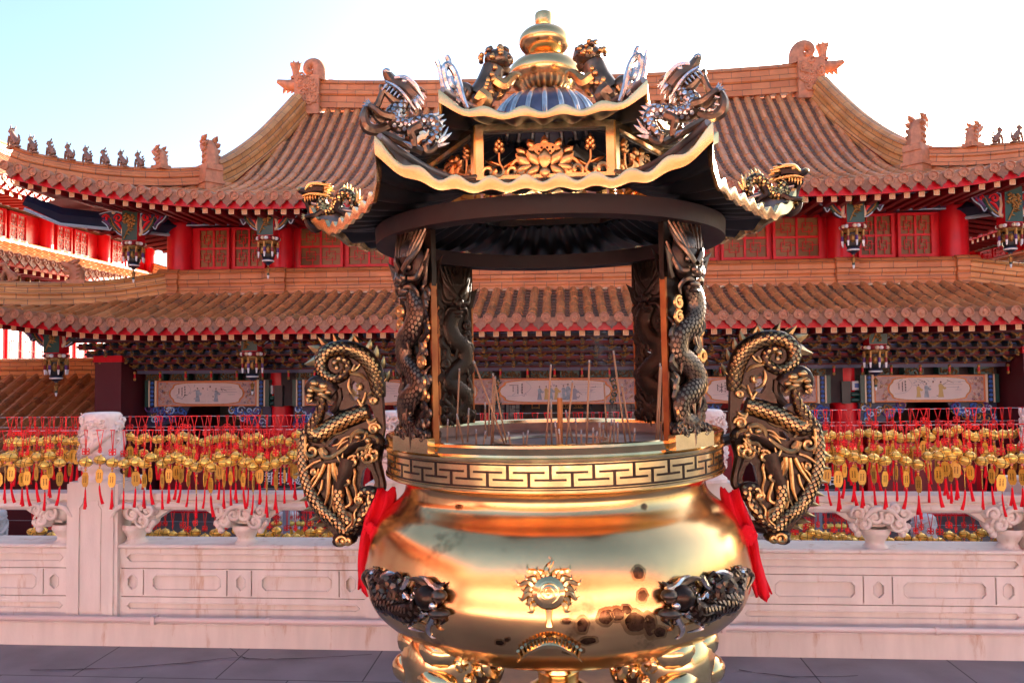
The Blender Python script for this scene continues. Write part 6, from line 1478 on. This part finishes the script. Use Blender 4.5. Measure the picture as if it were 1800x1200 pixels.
    def text(body, size, loc, m, parent, rot=(PI/2, 0, 0)):
        cu = bpy.data.curves.new('lettering', 'FONT'); cu.body = body; cu.size = size; cu.align_x = 'CENTER'; cu.extrude = .004
        o = bpy.data.objects.new('lettering', cu); COL.objects.link(o); o.location = loc; o.rotation_euler = rot; cu.materials.append(M[m])
        bpy.context.view_layer.update(); me = bpy.data.meshes.new_from_object(o.evaluated_get(bpy.context.evaluated_depsgraph_get())); me.name = 'lettering'
        COL.objects.unlink(o); bpy.data.objects.remove(o); n = bpy.data.objects.new('lettering', me); COL.objects.link(n); n.location = loc; n.rotation_euler = rot; n.parent = parent; return n
    for k, ch in enumerate('古卜通靈'): text(ch, .26, (-.48+.32*k, 17.295, .74), 'gilt', pl)
    # plinth of the hall
    mb = MB(); mb.bx(-9.2, 9.2, 12.9, 20, -1.3995, -1.15); mb.build('podium', 'brownwall', root)
    for a, b in ((-7.8, -5.75), (-4.95, -3.6), (-2.9, -2.2), (2.2, 3.4), (3.9, 4.95), (5.75, 7.8)):
        mb = MB(); mb.bx(a, b, 14.7, 14.78, -1.149, .12, 0); mb.bx(a+.12, b-.12, 14.685, 14.6995, -1.0, -.05, 1); mb.bx(a, b, 14.66, 14.80, .1201, .18, 0); mb.build('dado', ['red', 'red_dk'], root)
    flush_rafters(); RAFTERS.clear()
    return text
text = main_hall()

# notices on the hall front, seen through the bells
def notices():
    for x, y, w, h, body, lab in ((-3.05, 8.2, .62, .34, '報到處', 'dark notice board with white characters behind the bells left of the burner'), (2.62, 8.2, .8, .34, '服務台', 'dark notice board with white characters behind the bells right of the burner')):
        root = thing('notice_board', lab, 'sign', (x, y, .22))
        mb = MB(); mb.bx(-w/2, w/2, 0, .03, 0, h); mb.build('board', 'black', root)
        mb = MB(); mb.bx(-.03, .03, .031, .09, -1.62, .2); mb.build('stand', 'grey', root)
        text(body, .15, (0, -.004, .17), 'white', root)
        mb = MB()
        for k in range(3): mb.bx(-w*.42, w*.42, -.004, -.0005, .04+.035*k, .047+.035*k)
        mb.build('rule_line', 'grey', root)
    for x, s in ((-5.33, 1), (5.33, -1)):
        root = thing('wall_box', 'dark wall box with green rolls on the red column ' + ('left of the burner' if s > 0 else 'right of the burner'), 'wall box', (XC+x, 14.33, 1.12))
        mb = MB(); mb.bx(*sorted((-.0*s, .16*s)), -.06, .0, -.18, .22); mb.build('box_body', 'black', root)
        mb = MB(); mb.bx(*sorted((-.20*s, -.03*s)), -.05, 0, .06, .22); mb.build('plate', 'boxwhite', root)
        mb = MB(); mb.bx(*sorted((-.16*s, -.07*s)), -.055, -.0505, .10, .18); mb.build('plate_field', 'blue', root)
        mb = MB()
        for z in (-.02, -.12): mb.tube([(-.22*s, -.05, z), (.0, -.05, z)], .045, 10)
        mb.build('cloth_roll', 'green', root)
notices()

# ---------------------------------------------------------------- side halls, gallery, hall behind the viewer
def side_hall(loc, rz, W, label, zf=-1.4, far=+1, upper=True, group=None, zl=4.05, zu=5.35, depth=7):
    """two tiered hall whose front faces -y in its own frame; W is its length"""
    root = thing('side_hall', label, 'temple', loc, rz, group); q = random.Random(31); h = W/2
    def tier(z, yE, yT, zT, xw, nm, m, ws):
        def lift(x): c = max(0, (abs(x)-(h+xw-2.6))/2.6); return .42*c*c
        def path(x):
            y1 = yT if abs(x) < h-.2 else yT-(abs(x)-h+.2)*(yT-yE)/(xw+.2); y1 = max(y1, yE+.15)
            return [(x, yE+(y1-yE)*t, z+(zT-z)*((yE+(y1-yE)*t-yE)/(yT-yE))**1.25+lift(x)*(1-.5*t)) for t in np.linspace(0, 1, 8)]
        n = int((h+xw-.1)/.27); xs = [.27*k for k in range(-n, n+1)]
        c = dict(y0=z, wall_y=ws[0], wall_z=ws[1], wall_x=h-.1, step=.4)
        paths, _ = roof_front(root, nm, c, xs, path, 1, m)
        for a, b in zip(paths[:-1], paths[1:]):
            pass
        mb = MB()
        for a, b in zip(paths[:-1], paths[1:]):
            x, y, zz = (a[0][0]+b[0][0])/2, a[0][1]+.11, a[0][2]-.24; mb.bx(x-.05, x+.05, y, y+.8, zz-.05, zz+.05, 0); mb.bx(x-.05, x+.05, y-.006, y-.0005, zz-.05, zz+.05, 1)
        tag(mb.build('rafter_row', ['red_dk', 'rafter_end'], root), kind='stuff')
        for s in (-1, 1):
            P = [(s*x, yT-(x-h+.2)*(yT-yE)/(xw+.2), z+(zT-z)*(1-(x-h+.2)/(xw+.2))**1.25+lift(x)+.02) for x in np.linspace(h-.2, h+xw, 10)]
            mb = MB(); mb.sweep(P, RPROF(.13, .36)); mb.build('hip_ridge', 'ridge_amber', root, sharp=20)
            for i in (3, 5, 6, 7):
                o = beast(i, .36, q).build('roof_figure', 'terra', root) if i > 3 else beast_head(.45).build('roof_beast', 'terra', root)
                o.location = np.array(P[i])+np.array((0, 0, .36)); o.rotation_euler = (0, 0, R(45) if s < 0 else R(135))
            mb = MB(); mb.add([(s*(h+xw-.05), yE+.1, z+.3), (s*(h-.2), yT, zT), (s*(h-.2), yT+4, zT), (s*(h+xw-.05), yT+4, z+.1)], [(0, 1, 2, 3)]); mb.build('side_slope', m, root)
    tier(zl, 0, 1.6, zl+.62, 1.5, 'lower_roof', 'tile_warm', (1.2, zl-.1))
    mb = MB(); mb.sweep([(x, 1.62, zl+.58) for x in np.linspace(-h, h, 20)], RPROF(.12, .16)); mb.build('pent_ridge', 'ridge', root, sharp=20)
    if upper:
        mb = MB(); mb.bx(-h, h, 1.85, 1.85+depth, zl+.4, zu+.2); mb.build('upper_wall', 'red', root)
        tier(zu, .35, 4.2, zu+2.0, 1.4, 'upper_roof', 'tile', (1.9, zu+.1))
        mb = MB(); mb.sweep([(x, 4.3, zu+1.9) for x in np.linspace(-h, h, 20)], RPROF(.15, .5)); mb.build('main_ridge', 'ridge', root, sharp=20)
        mb = MB(); mb.add([(-h, 4.3, zu+2.0), (h, 4.3, zu+2.0), (h, 4.3+3.9, zu), (-h, 4.3+3.9, zu)], [(0, 1, 2, 3)]); mb.build('rear_slope', 'tile', root)
    n = int(W/2.3)
    for k in range(n+1):
        x = -h+W*k/n; column(root, x, 1.75, zl+.6, zu+.1, .17); column(root, x, 1.3, zf, zl, .2)
        if k < n:
            for j in range(2): window(root, x+.45+.72*j, x+.45+.72*j+.62, zl+.78, zu-.22, 1.80, 'red', 'boxwhite')
            mb = MB(); mb.bx(x+.22, x+W/n-.22, 1.70, 1.8495, zu-.20, zu+.05, 0); mb.bx(x+.5, x+W/n-.5, 1.685, 1.6995, zu-.16, zu+.0, 1)
            for j in range(8): mb.tube(spiral((x+.7+q.uniform(0, W/n-1.4), zu-.08), .06, .02, q.uniform(0, 6), 1, 7, y=1.68), .010, 4, 2)
            mb.build('painted_beam', ['gilt_dk', 'ltblue', 'green'], root)
            mb = MB(); mb.bx(x+.3, x+W/n-.3, 1.32, 1.40, zf, zl-.9, 0); mb.build('lower_wall', 'white', root)
            window(root, x+.5, x+W/n-.5, zf+1.0, zl-1.2, 1.30, 'red', 'boxwhite', 3, 2)
            mb = MB()
            for j in range(16): mb.ball((x+W/n*(j+.5)/16, .9-.3*(j % 2), zl-.45+.12*(j % 2)), (.06, .06, .11), j % 2, 7, 5)
            mb.bx(x, x+W/n, 1.0, 1.29, zl-.85, zl-.2, 2); mb.build('carved_frieze', ['gilt', 'gilt_dk', 'maroon'], root)
    return root
side_hall((-11.5, 8.9, 0), R(90), 29.6, 'smaller red side hall at the far left with sunlit orange roof tiles', zu=5.75)
side_hall((11.15, 18.9, 0), R(-90), 12.4, 'smaller red side hall at the far right, mostly hidden by the main hall')
side_hall((0, -9.0, 0), R(180), 40, 'red hall with orange roofs standing behind the viewer, mirrored in the brass bowl', zf=0, zl=3.6, zu=5.2)

def gallery():
    root = thing('gallery_roof', 'low tiled gallery roof between the left side hall and the dark red end pier', 'gallery', (0, 0, 0)); tb = MB(); q = random.Random(2)
    path = lambda x: [(x, 12.6+3.0*t, -.05+1.62*t**1.12) for t in np.linspace(0, 1, 8)]
    xs = list(np.arange(-15.4, -8.65, .285)); ps = [path(x) for x in xs]
    for p in ps: tile_row(tb, p, (1, 0, 0), r=.095, step=.40, q=q)
    for a, b in zip(ps[:-1], ps[1:]): pan_strip(tb, a, b, step=.2)
    tb.build('tile_slope', 'tile_shade', root, sharp=30)
    mb = MB(); mb.sweep([(-15.5, 15.62, 1.50), (-12, 15.62, 1.50), (-8.62, 15.62, 1.50)], RPROF(.14, .42)); mb.build('ridge', 'ridge_amber', root, sharp=20)
    mb = MB(); mb.bx(-15.4, -8.7, 13.4, 17.5, -1.4, -.02); mb.build('gallery_wall', 'maroon', root)
gallery()
